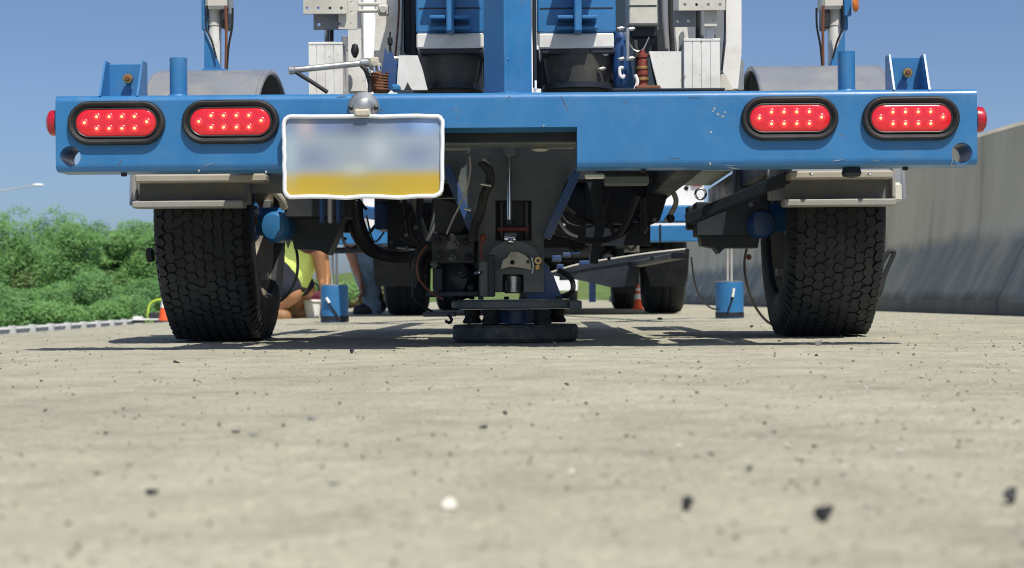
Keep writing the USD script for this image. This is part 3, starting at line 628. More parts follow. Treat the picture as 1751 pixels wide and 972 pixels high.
for u, v, r in ((1222, 186, .0035), (1228, 196, .003), (1236, 200, .003), (1240, 192, .002), (1219, 190, .002), (1216, 226, .002), (1214, 280, .0025), (930, 215, .0018), (340, 292, .003), (455, 294, .0025)):
    p = W(u, v, -.0006); part(bumper, 'paint_chip', prism_xz([(p[0] + r * random.uniform(.5, 1.2) * math.cos(a), p[2] + r * random.uniform(.5, 1.6) * math.sin(a)) for a in np.linspace(0, 6.28, 7)[:-1]], -.0006, .001), 'galvanised', smooth=False)

gs = np.random.default_rng(31)
for k in range(16):
    u, v = gs.choice([gs.uniform(500, 1270), gs.uniform(100, 1660)]), gs.choice([gs.uniform(162, 200), gs.uniform(250, 292)])
    if 480 < u < 990 and v > 195: v = gs.uniform(162, 195)
    if abs(v - 208) < 45 and (110 < u < 485 or 1260 < u < 1650): v = gs.uniform(262, 290)
    p = W(u, v, -.0004); a = gs.uniform(-.5, .5) + (math.pi / 2 if gs.random() < .3 else 0); L_ = gs.uniform(.008, .035); w_ = gs.uniform(.0004, .0010); c_, s_ = math.cos(a), math.sin(a)
    part(bumper, 'scratch', prism_xz([(p[0] + x * c_ - z * s_, p[2] + x * s_ + z * c_) for x, z in ((-L_ / 2, 0), (-L_ * .1, -w_), (L_ / 2, -w_ * .2), (L_ * .1, w_ * .8))], -.0004, .001), gs.choice(['galvanised', 'grey_paint', 'rust', 'fender_steel']), smooth=False)
# four oval tail lights in rubber grommets, each with ten lit diodes
def tail_light(u, v):
    c = W(u, v, 0); sp = lambda w, h: [(c[0] + a, c[2] + b) for a, b in stadium(w, h, 14)]
    n = 28
    def shell(rings, cap=True):
        vs = [(a, y, b) for w, h, y in rings for a, b in sp(w, h)]; f = []
        for k in range(len(rings) - 1):
            for i in range(n):
                j = (i + 1) % n; f += [(k * n + i, k * n + j, (k + 1) * n + j), (k * n + i, (k + 1) * n + j, (k + 1) * n + i)]
        if cap:
            k = (len(rings) - 1) * n; vs.append((c[0], rings[-1][2], c[2])); f += [(k + i, k + (i + 1) % n, len(vs) - 1) for i in range(n)]
        m = trimesh.Trimesh(np.array(vs), np.array(f), process=False)
        if (m.face_normals[:, 1] * m.area_faces).sum() > 0: m.invert()
        return m
    L = part(T, 'tail_light', shell([(.191, .086, .0012), (.192, .087, -.003), (.190, .085, -.009), (.185, .080, -.0125), (.180, .075, -.0130), (.176, .071, -.0115), (.166, .061, -.0055), (.162, .057, -.0045)], False), 'black_rubber', smooth=50)
    part(L, 'inner_ring', shell([(.164, .059, -.0042), (.163, .058, -.0085), (.160, .055, -.0090), (.157, .052, -.0080), (.157, .052, -.0040)], False), 'black_plastic', smooth=40)
    part(L, 'lens', shell([(.158, .053, -.0042), (.157, .052, -.0072), (.153, .048, -.0090), (.140, .036, -.0102), (.120, .018, -.0108), (.104, .002, -.0108)]), 'red_lens', smooth=40)
    for dx, dz in [(-.061, 0), (.061, .001)] + [(x, z) for x in (-.037, -.0125, .0125, .037) for z in (-.0115, .0115)]:
        p = np.array([c[0] + dx, -.0100, c[2] + dz])
        part(L, 'diode_cup', lathe([(.0085, .0008), (.0072, -.0010), (.0045, -.0016), (0, -.0018)], p, (0, 1, 0), 12), 'red_cup', smooth=60)
        part(L, 'diode', lathe([(.0030, -.0010), (.0026, -.0024), (.0014, -.0030), (0, -.0031)], p, (0, 1, 0), 10), 'led', smooth=60)
for u, v in ((200, 211), (395, 209), (1350, 203), (1557, 203)): tail_light(u, v)
for sgn, u, v, x in ((-1, 90, 211, bx0), (1, 1678, 205, bx1)):
    c = W(u, v, .03); c[0] = x
    part(T, 'side_marker', lathe([(.026, -.002), (.026, .012), (.0245, .018), (.017, .023), (0, .025)], c, (sgn, 0, 0), 24), 'red_reflector')
    part(T, 'side_marker_base', lathe([(0, -.002), (.028, -.002), (.028, .003), (.026, .004), (0, .004)], c, (sgn, 0, 0), 24), 'black_rubber')

# registration plate hanging in a bent white rim, its lamp above
def reg_plate():
    c = [W(*p, -.022) for p in ((486, 200), (757, 199), (756, 334), (487, 338))]
    yb = -.022
    nx, nz = 49, 25; U, V = np.meshgrid(np.linspace(0, 1, nx), np.linspace(0, 1, nz))
    P = ((c[0][None, None] * (1 - U[..., None]) + c[1] * U[..., None]) * (1 - V[..., None]) + (c[3][None, None] * (1 - U[..., None]) + c[2] * U[..., None]) * V[..., None])
    P[..., 1] += .0025 * np.sin(U * 5) * V + .004 * V ** 2
    col = np.zeros((nz, nx, 3))
    base = np.where(V[..., None] < .28, np.array([.17, .23, .35]) * (1 - V[..., None] / .28) + np.array([.29, .345, .41]) * (V[..., None] / .28), np.array([.30, .36, .42]))
    yk = np.clip((V - .62) / .16, 0, 1)[..., None]; yk = yk * yk * (3 - 2 * yk)
    col = base * (1 - yk) + np.array([.50, .35, .035]) * yk
    for u, v, su, sv, k, q in ((.13, .12, .05, .10, (.46, .41, .42), .9), (.45, .10, .09, .10, (.09, .13, .21), .85), (.27, .08, .06, .08, (.15, .21, .42), .8), (.77, .10, .05, .09, (.11, .20, .42), .85), (.90, .08, .06, .1, (.26, .42, .74), .8),
                               (.18, .50, .08, .10, (.20, .24, .37), .8), (.84, .48, .08, .10, (.19, .24, .37), .85), (.59, .42, .05, .12, (.44, .50, .54), .8), (.45, .66, .06, .06, (.47, .51, .45), .8), (.04, .45, .03, .2, (.34, .45, .52), .8), (.50, .86, .13, .10, (.38, .33, .09), .5), (.03, .1, .04, .1, (.17, .25, .38), .7)):
        w = (q * np.exp(-.5 * (((U - u) / su) ** 2 + ((V - v) / sv) ** 2)))[..., None]; col = col * (1 - w) + np.array(k) * w
    f = []
    for i in range(nz - 1):
        for j in range(nx - 1):
            a = i * nx + j; f += [(a, a + nx, a + 1), (a + 1, a + nx, a + nx + 1)]
    m = trimesh.Trimesh(P.reshape(-1, 3), np.array(f), process=False)
    if m.face_normals[:, 1].mean() > 0: m.invert()
    pl = part(T, 'registration_plate', m, 'plate_print', color=col.reshape(-1, 3))
    def q(u, v): return P[min(int(v * (nz - 1) + .5), nz - 1), min(int(u * (nx - 1) + .5), nx - 1)] + [0, -.003, 0]
    loop = []
    for cx, cy, a0 in ((.955, .09, -90), (.955, .91, 0), (.045, .91, 90), (.045, .09, 180)):
        for a in np.radians(np.linspace(a0, a0 + 90, 6)): loop.append((cx + .045 * math.cos(a), cy + .09 * math.sin(a)))
    g = np.random.default_rng(5); pts = []
    for k, (u, v) in enumerate(loop):
        a, b = loop[k], loop[(k + 1) % len(loop)]
        for t in np.linspace(0, 1, 8 if np.hypot(a[0] - b[0], a[1] - b[1]) > .3 else 1, endpoint=False):
            p = (1 - t) * np.array(a) + t * np.array(b); o = (c[0] * (1 - p[0]) + c[1] * p[0]) * (1 - p[1]) + (c[3] * (1 - p[0]) + c[2] * p[0]) * p[1]; o[1] += -.003 + .0025 * math.sin(p[0] * 5) * p[1] + .004 * p[1] ** 2
            if k in (11,): o += [0, 0, g.normal() * .0015]
            pts.append(o + [g.normal() * .0006, 0, g.normal() * .0006])
    part(pl, 'plate_rim', tube(np.array(pts), .0042, 8, close=True), 'plate_white', smooth=50)
    back = box(c[0][0] + .006, c[1][0] - .006, -.016, -.0155 + .003, c[3][2] + .008, c[0][2] - .006, .001); part(pl, 'backing', back, 'galvanised')
    p = W(622, 184, 0)
    L = part(T, 'plate_lamp', lathe([(0, -.001), (.031, -.001), (.031, .004), (.028, .008), (.019, .011), (.019, .020), (.017, .026), (.009, .030), (0, .031)], p, (0, -1, -.12), 28), 'steel')
    for s in (-1, 1): part(L, 'screw', lathe([(0, 0), (.0045, 0), (.0045, .004), (.002, .0055), (0, .0055)], p + [s * .0245, -.007, -.002], (0, -1, 0), 10), 'black_steel')
    part(L, 'lamp_hood', box(p[0] - .016, p[0] + .016, -.033, -.012, p[2] - .022, p[2] - .006, .004), 'cast_iron')
reg_plate()

# brackets with bolts and pipe stubs standing on the beam
def corner_bracket(ul, ur, vt, vb, side):
    yb = .072; xl, xr = W(ul, vb, yb)[0], W(ur, vb, yb)[0]; z1 = W((ul + ur) / 2, vt, yb)[2]; z0 = zt - .001
    part(T, 'corner_bracket', box(xl, xr, yb, yb + .006, z0, z1, .001), 'blue_paint')
    for x in (xl - .002, xr - .002): part(T, 'bracket_cheek', prism_yz([(.004, z0), (yb + .008, z0), (yb + .008, z1 + .003), (yb - .026, z1 + .003)], x, x + .004), 'blue_paint', smooth=False)
    c = W((ul + ur) / 2 + (5 if side < 0 else 2), (vt + vb) / 2 + 1, yb)
    b = part(T, 'bracket_bolt', cyl(c, c - [0, .026, 0], .0058, 12), 'rust'); part(b, 'bolt_nut', lathe([(0, -.001), (.0105, 0), (.0105, .009), (.009, .0105), (0, .0105)], c + [0, -.012, 0], (0, -1, 0), 6), 'brass', smooth=False)
corner_bracket(186, 249, 110, 162, -1); corner_bracket(1517, 1576, 99, 153, 1)
for u, v in ((305, 101), (1447, 90)):
    p = W(u, v, .045); z1 = p[2]; q = m3.Manifold.cylinder(z1 - zt + .002, .0172, .0172, 28) - m3.Manifold.cylinder(.4, .0135, .0135, 28).translate((0, 0, .006))
    part(T, 'stub_pipe', q.translate((p[0], .045, zt - .001)), 'blue_paint'); part(T, 'pipe_weld', tube([np.array([p[0] + .0185 * math.cos(a), .045 + .0185 * math.sin(a), zt + .001]) for a in np.linspace(0, 6.28, 25)[:-1]], .0032, 6, close=True), 'blue_paint')

# ------------------------------------------------------------------ wheels, fenders, axle
AY, RT = .97, .312
def wheel(xc, s, seed):
    """s = -1: inner side looks to +x (left wheel)"""
    inn = -s; zc = RT - .010; c = np.array([xc, AY, zc])
    w = .118
    prof = [(.190, -.098), (.196, -.110), (.215, -.117), (.245, -.1185), (.272, -.114), (.286, -.106), (.297, -.094), (.3055, -.075), (.3080, -.04), (.3085, 0), (.3080, .04), (.3055, .075), (.297, .094), (.286, .106), (.272, .114), (.245, .1185), (.215, .117), (.196, .110), (.190, .098), (.184, .06), (.184, -.06), (.190, -.098)]
    t = lathe(prof, (0, 0, 0), (1, 0, 0), 72); ms = [t]
    g = np.random.default_rng(seed); N = 78; pitch = 2 * math.pi / N
    sp_ = .0235; rows_ = [(sp_ * q, sp_, .5 * (q % 2)) for q in range(-4, 5)]
    crown = lambda X, r: r - 1.9 * max(abs(X) - .045, 0) ** 2 - 60 * max(abs(X) - .075, 0) ** 3
    for x0, wd, off in rows_:
        for k in range(N):
            a0 = (k + off) * pitch + g.normal() * .0025; dx = sp_ * g.uniform(.84, .90); ha = pitch * .5 * g.uniform(.93, .98); jx = g.normal(size=6) * .0016; ja = g.normal(size=6) * .007
            poly = [(-dx * .667, 0), (-dx * .333, -ha), (dx * .333, -ha), (dx * .667, 0), (dx * .333, ha), (-dx * .333, ha)]
            vs = []
            for top in (0, 1):
                for q_, (px, pa) in enumerate(poly):
                    px, pa = px + jx[q_], pa + ja[q_]
                    sc = 1 if not top else .96; X = max(-.103, min(.103, x0 + px * sc)); A = a0 + pa * sc
                    r = crown(X, .3125 + g.normal() * .0002) if top else crown(X, .306)
                    vs.append((X, r * math.sin(A), r * math.cos(A)))
            n = 6; f = [(i, (i + 1) % n, n + (i + 1) % n) for i in range(n)] + [(i, n + (i + 1) % n, n + i) for i in range(n)] + [(n, n + i, n + i + 1) for i in range(1, n - 1)]
            ms.append(trimesh.Trimesh(np.array(vs), np.array(f), process=False))
    for sd in (-1, 1):                                      # shoulder lugs
        for k in range(N):
            a0 = (k + (.25 if sd < 0 else .75)) * pitch; vs = []
            for (X, r) in ((.101, .2995), (.112, .284), (.1155, .268), (.110, .268), (.098, .290)):
                for A in (a0 - pitch * .33, a0 + pitch * .33): vs.append((sd * X, r * math.sin(A), r * math.cos(A)))
            h = m3.Manifold.hull_points(np.array(vs)); ms.append(tm(h))
    m = trimesh.util.concatenate(ms); v = m.vertices + c
    low = v[:, 2] < .012; v[:, 2] = np.where(v[:, 2] < .004, .004 + (v[:, 2] - .004) * .12, v[:, 2])     # flattened where it stands
    bulge = np.clip((.07 - v[:, 2]) / .07, 0, 1); v[:, 0] = c[0] + (v[:, 0] - c[0]) * (1 + .05 * bulge)
    m.vertices = v; m.vertices[:, 2] = np.maximum(m.vertices[:, 2], 0.0006)
    rim = lathe([(.193, -.100), (.199, -.094), (.186, -.086), (.176, -.070), (.166, -.03), (.166, .04), (.176, .070), (.186, .088), (.199, .094), (.193, .100), (.180, .092), (.168, .072), (.156, .04), (.156, -.03), (.168, -.072), (.180, -.092), (.193, -.100)], c, (1, 0, 0), 48)
    disc = lathe([(.160, -s * -.03), (.12, s * .055), (.085, s * .045), (.04, s * .06), (0, s * .06), (0, s * .052), (.04, s * .052), (.085, s * .037), (.12, s * .046), (.156, s * .02)], c, (1, 0, 0), 40)
    Wp = part(T, 'wheel', cat(rim, disc), 'rim_paint', smooth=35)
    part(Wp, 'tyre', m, 'tyre_rubber', smooth=30)
    # brake drum, back plate, spring bolts and hub on the inner side
    part(Wp, 'brake_drum', lathe([(0, s * -.03), (.105, s * -.03), (.118, s * -.022), (.118, s * .04), (.10, s * .045), (0, s * .045)], c, (1, 0, 0), 32), 'black_steel')
    part(Wp, 'back_plate', lathe([(0, s * -.046), (.07, s * -.046), (.095, s * -.038), (.122, s * -.034), (.122, s * -.028), (0, s * -.028)], c, (1, 0, 0), 32), 'rust')
    for k in range(6):
        a = k * math.pi / 3 + .3; p = c + [s * -.046, .056 * math.sin(a), .056 * math.cos(a)]
        part(Wp, 'plate_bolt', lathe([(0, 0), (.009, 0), (.009, .009), (0, .010)], p, (inn, 0, 0), 6), 'steel', smooth=False)
    for k in range(5):
        a = k * 1.2566; p = c + [s * -.085, .172 * math.sin(a), .172 * math.cos(a)]
        part(Wp, 'balance_weight', box(p[0] - .012, p[0] + .012, p[1] - .012, p[1] + .012, p[2] - .012, p[2] + .012, .003), 'steel')
    part(T, 'stub_axle', cat(cyl(c + [s * -.04, 0, 0], c + [s * -.19, 0, 0], .036, 20), lathe([(0, 0), (.06, 0), (.06, .02), (.045, .035), (.036, .035)], c + [s * -.052, 0, 0], (inn, 0, 0), 24)), 'blue_paint')
    part(T, 'brake_arm', cat(tube([c + [s * -.06, -.02, .03], c + [s * -.075, -.05, .085], c + [s * -.10, -.055, .13]], [.012, .011, .010], 8, curve=True), sph(c + [s * -.07, -.055, -.02], .022, 2)), 'cast_iron')
    return c
XL, XR = W(376, 582, AY - .06)[0], W(1409, 574, AY - .06)[0]
wl = wheel(XL, -1, 11); wr = wheel(XR, 1, 12)

def fender(x0, x1, inner):
    Rf, cz, th = .368, .318, .006
    ang = np.radians(np.linspace(-14, 196, 40)); prof = [(AY - Rf * math.cos(a), cz + Rf * math.sin(a)) for a in ang]
    prof = [(AY - Rf, .325)] + [p for p in prof if p[1] > .33] + [(AY + Rf, .325)]
    inn = [(AY + (y - AY) * (1 - th / Rf), cz + (z - cz) * (1 - th / Rf)) for y, z in prof]
    fd = part(T, 'fender', prism_yz((prof + inn[::-1])[::-1], x0, x1), 'grey_paint', smooth=30)
    for xx in (x0, x1):
        rim = [np.array([xx, AY + (y - AY) * .985, cz + (z - cz) * .985]) for y, z in prof]
        part(fd, 'rolled_edge', tube(np.array(rim), .0075, 8), 'grey_paint', smooth=40)
        wall = prof[1:-1]; k = [(AY + (y - AY) * .80, cz + (z - cz) * .80) for y, z in wall]
    # side wall with the wheel opening
    return fd
fl = fender(-.905, W(456, 130, .9)[0] + .004, 1); fr = fender(W(1291, 130, .9)[0] - .004, W(1478, 130, .9)[0] + .03, -1)
def skirt(u0, u1, v0, v1, flip):
    y = .565
    sk = PB('fender_skirt', u0 + 6, v0, u1, v1, y + .012, .004, 'shaded_skirt_grey', b=.001)
    part(sk, 'skirt_lip', box(W(u0, v1, y)[0], W(u1, v1, y)[0], y - .036, y + .012, W((u0 + u1) / 2, v1 + 1, y)[2], W((u0 + u1) / 2, v1 - 11, y)[2], .003), 'fender_steel')
    xe = W(u0 if flip < 0 else u1, v1, y)[0]
    part(sk, 'skirt_edge', box(xe - .004, xe + .004, y - .012, y + .016, W(u0, v1 - 14, y)[2], W(u0, v0 - 8, y)[2], .002), 'fender_steel')
    part(sk, 'skirt_top_rail', box(W(u0 + 8, v0, y)[0], W(u1 + 40, v0, y)[0] if flip < 0 else W(u1 - 8, v0, y)[0], y - .055, y + .012, W((u0 + u1) / 2, v0 + 15, y)[2], W((u0 + u1) / 2, v0 + 1, y)[2], .004), 'tan_paint')
skirt(232, 421, 300, 356, -1); skirt(1336, 1527, 294, 353, 1)
PB('skirt_block', 1527, 312, 1543, 345, .56, .03, 'cream_paint', b=.006)
for u, v in ((1388, 296), (1487, 296)): part(T, 'skirt_rivet', sph(W(u, v + 2, .50), .006, 2, (1, 1, .7)), 'chrome')
part(T, 'drain_plug', lathe([(0, -.010), (.017, -.006), (.020, .0), (.017, .012), (.008, .017), (.006, .03), (0, .03)], W(1456, 297, .05), (0, 0, 1), 20), 'black_steel')
for u in (212, 1100, 1548): part(T, 'beam_bolt', lathe([(0, 0), (.006, 0), (.006, .006), (0, .007)], np.array([W(u, 300, .05)[0], .05, zb]), (0, 0, -1), 6), 'black_steel', smooth=False)
# valve and strap seen past the outer faces of the tyres
part(T, 'outer_valve', cat(cyl(W(262, 436, .97) - [.0, 0, 0], W(252, 437, .97), .018, 12), cyl(W(258, 447, .97), W(258, 428, .97), .009, 10)), 'black_rubber')
PT('tie_down_loop', [(1452, 372, 1.16), (1478, 470, 1.14), (1500, 506, 1.1), (1514, 468, 1.1), (1526, 440, 1.1), (1528, 431, 1.1), (1520, 431, 1.1), (1510, 446, 1.1), (1498, 470, 1.1), (1486, 440, 1.12), (1470, 372, 1.16)], .006, 'black_rubber')

# frame under the deck; rails and axles blackened to stand in for shade
def bar(name, a, b, hw, hh, mat, bev=.004):
    """rectangular tube from a to b"""
    a, b = np.asarray(a, float), np.asarray(b, float); d = b - a; L = np.linalg.norm(d); d /= L; s = np.cross(d, [0, 0, 1.0]); s /= np.linalg.norm(s); u = np.cross(s, d)
    m = box(-hw, hw, 0, L, -hh, hh, bev); v = m.vertices; m.vertices = a + np.outer(v[:, 0], s) + np.outer(v[:, 1], d) + np.outer(v[:, 2], u)
    return part(T, name, m, mat)
for x in (-.36, .36): bar('frame_rail', (x, .10, .41), (x, 3.45, .41), .03, .045, 'black_steel')
for y in (.86, 1.5, 2.1, 2.8): bar('cross_member', (-.35, y, .42), (.35, y, .42), .025, .03, 'black_steel')
for x in (-.62, .62): bar('outer_rail', (x, .10, .43), (x, 2.2, .43), .02, .028, 'black_steel')
bar('front_cross_member', (-.90, 3.32, .352), (-.46, 3.32, .352), .035, .0325, 'blue_paint'); bar('front_cross_member', (.46, 3.32, .352), (.90, 3.32, .352), .035, .0325, 'blue_paint'); bar('darkened_cross_member', (-.46, 3.32, .352), (.46, 3.32, .352), .030, .030, 'black_steel')  # middle of the same blue bar blackened in place of shade
bar('front_cross_member_lower', (-.82, 3.36, .297), (-.2, 3.36, .297), .02, .012, 'black_steel')
part(T, 'strap', box(.515, .522, 3.280, 3.3, .318, .388, .001), 'wire_insulation')
for x in (-1, 1): bar('axle_tube', (x * .42, AY, .302), (x * .60, AY, .302), .03, .03, 'black_steel')
# deck plates with gaps, one opening shaped to let sun onto the clevis
for x0, x1, y0, y1 in ((-.44, .075, .105, .46), (.075, .165, .105, .30), (.075, .165, .41, .46), (.165, .44, .105, .46), (-.44, -.20, .5, 1.12), (.20, .44, .52, 1.12), (-.44, .44, 1.16, 2.05), (-.60, -.48, .12, .42), (.48, .60, .12, .46), (-.6, -.48, .5, .57), (.48, .6, .6, .64), (-.60, -.48, 1.45, 1.85), (.48, .60, 1.5, 2.1)):
    part(T, 'deck_plate', box(x0, x1, y0, y1, .462, .468, .001), 'drab_paint')

# gear between the wheels, left to right
PB('frame_bracket', 486, 296, 592, 372, .72, .16, 'black_steel'); PP('torsion_bracket', [(492, 368), (590, 372), (560, 436), (545, 428), (503, 426)], .80, .10, 'black_steel')
for k, u in enumerate((546, 560, 574)): PB('conduit', u, 338, u + 8, 382, .62, .012, 'galvanised' if k == 1 else 'darkened_blue_paint', b=.004)
PB('diagonal_brace', 428, 300, 492, 330, .60, .03, 'drab_paint')
PT('air_line', [(420, 322, .70), (440, 316, .68), (462, 322, .68), (480, 340, .70), (486, 356, .72)], .009, 'cream_paint')
part(T, 'brake_chamber', lathe([(0, 0), (.030, .004), (.038, .014), (.038, .06), (.033, .075), (.033, .13), (0, .135)], W(466, 388, .76), (.25, 1, 0), 24), 'blue_paint')
part(T, 'brake_chamber', lathe([(0, 0), (.028, .004), (.034, .014), (.034, .06), (.030, .075), (.030, .13), (0, .135)], W(1308, 384, .80), (-.2, 1, 0), 24), 'darkened_blue_paint')
PT('push_rod', [(440, 362, .80), (420, 372, .86)], .007, 'steel'); part(T, 'clevis', box(*sorted((W(424, 362, .84)[0], W(440, 362, .84)[0])), .82, .85, W(430, 386, .84)[2], W(430, 352, .84)[2], .004), 'rust')
part(T, 'gusset_plate', prism_xz([tuple(W(u, v, .9)[[0, 2]]) for u, v in ((492, 425), (505, 392), (486, 366), (478, 380))], .9, .91), 'galvanised')
PT('air_hose', [(596, 338, .85), (602, 372, .88), (612, 404, .95), (632, 428, 1.0), (662, 438, 1.0), (702, 440, 1.0), (738, 428, .98)], .0155, 'black_rubber')
PT('air_hose', [(614, 344, 1.3), (618, 380, 1.3), (640, 424, 1.3), (700, 446, 1.3), (740, 436, 1.25)], .010, 'black_rubber')
PB('valve_box', 662, 340, 745, 428, 1.18, .22, 'black_steel'); PB('mount_tab', 714, 376, 724, 383, 1.16, .01, 'steel', b=.001)
PB('tank_bracket', 640, 345, 668, 392, 1.3, .2, 'darkened_blue_paint')
part(T, 'air_tank', lathe([(0, 0), (.05, .006), (.085, .03), (.092, .06), (.092, .22), (.085, .25), (.05, .274), (0, .28)], W(1022, 350, 1.35) - [.15, 0, 0], (1, 0, 0), 32), 'black_steel')
PB('dark_backing', 905, 300, 1008, 424, 1.7, .02, 'black_steel'); PB('dark_backing', 640, 330, 752, 384, 1.75, .02, 'black_steel'); PP('strut', [(1002, 300), (1024, 300), (1038, 372), (1022, 452), (1008, 450), (1020, 372)], 1.0, .03, 'black_steel')  # first two are added dark sheets that hide the bright van body
PP('hanger_plate', [(1000, 302), (1112, 302), (1112, 420), (1002, 420)], 1.25, .02, 'black_steel')
PP('spring_hanger', [(1112, 312), (1150, 308), (1128, 378), (1096, 392)], 1.05, .04, 'black_steel')
PT('wiring_loom', [(1140, 318, 1.0), (1150, 328, 1.0), (1156, 346, 1.0), (1146, 368, 1.0), (1138, 378, 1.0)], .007, 'cast_iron'); part(T, 'connector', sph(W(1146, 374, 1.0), .012, 2), 'black_plastic')
part(T, 'ring_clamp', tube([W(1198 + 9 * math.cos(a), 332 + 9 * math.sin(a), .95) for a in np.linspace(0, 6.28, 21)[:-1]], .003, 8, close=True), 'chrome')
bar('outrigger', W(1176, 376, .74), W(1350, 304, .58), .014, .014, 'black_steel'); PB('axle_seat', 1190, 345, 1316, 404, .84, .09, 'black_steel'); PP('axle_clamp', [(1196, 396), (1300, 400), (1296, 424), (1240, 424), (1230, 434), (1222, 424), (1200, 420)], .86, .08, 'black_steel')  # outrigger coloured black so it reads as shaded
PB('rear_gusset', 1000, 297, 1034, 306, .09, .012, 'cream_paint'); PB('rust_patch_bracket', 1086, 297, 1108, 312, .24, .012, 'rust'); PB('angle_bracket', 1034, 300, 1110, 316, .22, .05, 'drab_paint')
PT('ground_cable', [(1277, 424, 1.7), (1273, 450, 1.75), (1277, 485, 1.8), (1290, 522, 1.9), (1312, 550, 1.98), (1338, 560, 2.0), (1375, 558, 2.0)], .0042, 'wire_insulation')
PT('ground_cable', [(1182, 440, 3.0), (1187, 478, 3.1), (1197, 508, 3.2), (1214, 526, 3.35), (1230, 530, 3.5)], .0035, 'wire_insulation')
PT('ground_cable', [(506, 424, 1.5), (509, 446, 1.5), (506, 476, 1.5), (488, 508, 1.5), (462, 524, 1.5)], .0042, 'wire_insulation')

gc = np.random.default_rng(77)
for k in range(26):                                           # hoses and cables tied along the frame
    left = k < 8; u0_ = gc.uniform(500, 735) if left else gc.uniform(935, 1100); yy = gc.uniform(.75, 1.9); v0_ = gc.uniform(300, 345); L_ = gc.uniform(40, 190) * gc.choice([-1, 1])
    u1_ = min(max(u0_ + L_, 495), 745) if left else min(max(u0_ + L_, 930), 1108)
    PT('hose', [(u0_, v0_, yy), ((u0_ * 3 + u1_) / 4, v0_ + gc.uniform(25, 75), yy + .05), ((u0_ + 3 * u1_) / 4, v0_ + gc.uniform(30, 95), yy + .1), (u1_, gc.uniform(310, 370), yy + .1)], gc.choice([.003, .0045, .006, .008]), gc.choice(['black_rubber', 'black_rubber', 'wire_insulation', 'black_plastic', 'drab_paint']), n=8)
for k in range(22):                                           # bolt heads, clips and small fittings catching light
    u_, v_ = (gc.uniform(495, 740), gc.uniform(305, 425)) if k < 12 else (gc.uniform(930, 1300), gc.uniform(300, 448)); yy = gc.uniform(.66, 1.0); r_ = gc.uniform(.004, .008)
    part(T, 'bolt_head', lathe([(0, 0), (r_, 0), (r_, r_), (r_ * .8, r_ * 1.15), (0, r_ * 1.15)], W(u_, v_, yy), (gc.uniform(-.4, .4), -1, gc.uniform(-.2, .6)), 6), gc.choice(['drab_paint', 'black_steel', 'rust', 'drab_paint', 'black_steel']), smooth=False)
for u, v, w, h in ((944, 437, 16, 10), (962, 432, 14, 8), (978, 428, 14, 7), (952, 452, 12, 12), (990, 446, 18, 8)): PB('valve_fitting', u, v, u + w, v + h, 2.4 + .05 * (u % 3), .04, 'darkened_blue_paint')
# stabiliser feet: blue drums on rods
for u, vb, vt, w in ((569.5, 552, 489, 47), (1250.5, 545, 483, 48)):
    hv = vb - (V0 - (u - U0) * ROLL); d = F * CZ / hv; y = CY + d; p = W(u, vb, y); r = w / 2 / (F / d); h = (vb - vt) / (F / d); p = np.array([p[0], y + r, 0.0015])
    ft = part(T, 'stabiliser_foot', lathe([(0, 0), (r * 1.01, 0), (r * 1.01, .022), (r, .026), (r, h - .006), (r * .96, h), (r * .8, h), (r * .78, h - .012), (0, h - .014)], p, (0, 0, 1), 36), 'blue_paint')
    part(ft, 'base_band', lathe([(r * 1.012, .002), (r * 1.03, .004), (r * 1.03, .024), (r * 1.012, .027)], p, (0, 0, 1), 36), 'black_steel')
    part(ft, 'top_clip', box(p[0] - .022, p[0] + .022, p[1] - r * .75, p[1] - r * .45, h - .014, h + .006, .002), 'black_steel'); part(ft, 'top_plate', lathe([(0, h - .010), (r * .80, h - .010), (r * .98, h + .001), (r * .98, h + .005), (r * .4, h + .006), (0, h + .006)], p, (0, 0, 1), 30), 'steel')
    for o in (-.008, .010): part(T, 'stabiliser_rod', cyl(p + [o, 0, h], p + [o, 0, .50], .0055, 12), 'galvanised')
    q = p + [0, -r - .003, 0]
    g = [q + [-.030, .004, h * .66], q + [-.016, .000, h * .5], q + [.008, .0, h * .28], q + [.022, .002, h * .12]] if u < 900 else [q + [.012, 0, h * .80], q + [.006, 0, h * .55], q + [-.008, 0, h * .3], q + [-.016, .002, h * .16]]
    part(ft, 'latch_rod', tube(g, .0045, 8, curve=True), 'black_steel')
    part(ft, 'latch_tag', tube([g[0] + [.002, -.004, 0], g[1] + [.002, -.004, .004]] if u < 900 else [g[0] + [0, -.004, .004], g[1] + [0, -.004, .006]], .0065, 8), 'reflective_white')
    bar('stabiliser_arm', (p[0], p[1], .50), (np.sign(p[0]) * .46, 3.3, .42), .025, .025, 'blue_paint')
# drawbar rails closing on the coupling under the van
bar('drawbar_rail', W(1160, 438, 3.4), W(965, 476, 6.1), .03, .012, 'black_steel'); bar('drawbar_rail', W(640, 420, 3.4), W(900, 470, 6.1), .03, .024, 'black_steel')
PP('drawbar_plate', [(932, 470), (990, 453), (1080, 438), (1172, 427), (1172, 436), (1098, 448), (1090, 462), (1088, 488), (1046, 492), (1004, 482), (955, 473)], 4.2, .03, 'black_steel')
PT('drawbar_lit_edge', [(935, 468, 4.18), (990, 452, 4.18), (1050, 442, 4.18), (1110, 433, 4.18), (1172, 426, 4.18)], .0035, 'cream_paint', n=8)  # pale strip painted in as the sunlit top edge of the plate
PB('blue_side_box', 1116, 351, 1188, 381, 3.42, .05, 'blue_paint', b=.008)
part(T, 'jockey_leg', cyl(W(1013, 517, 5.2), W(1013, 440, 5.2), .018, 14), 'darkened_blue_paint')

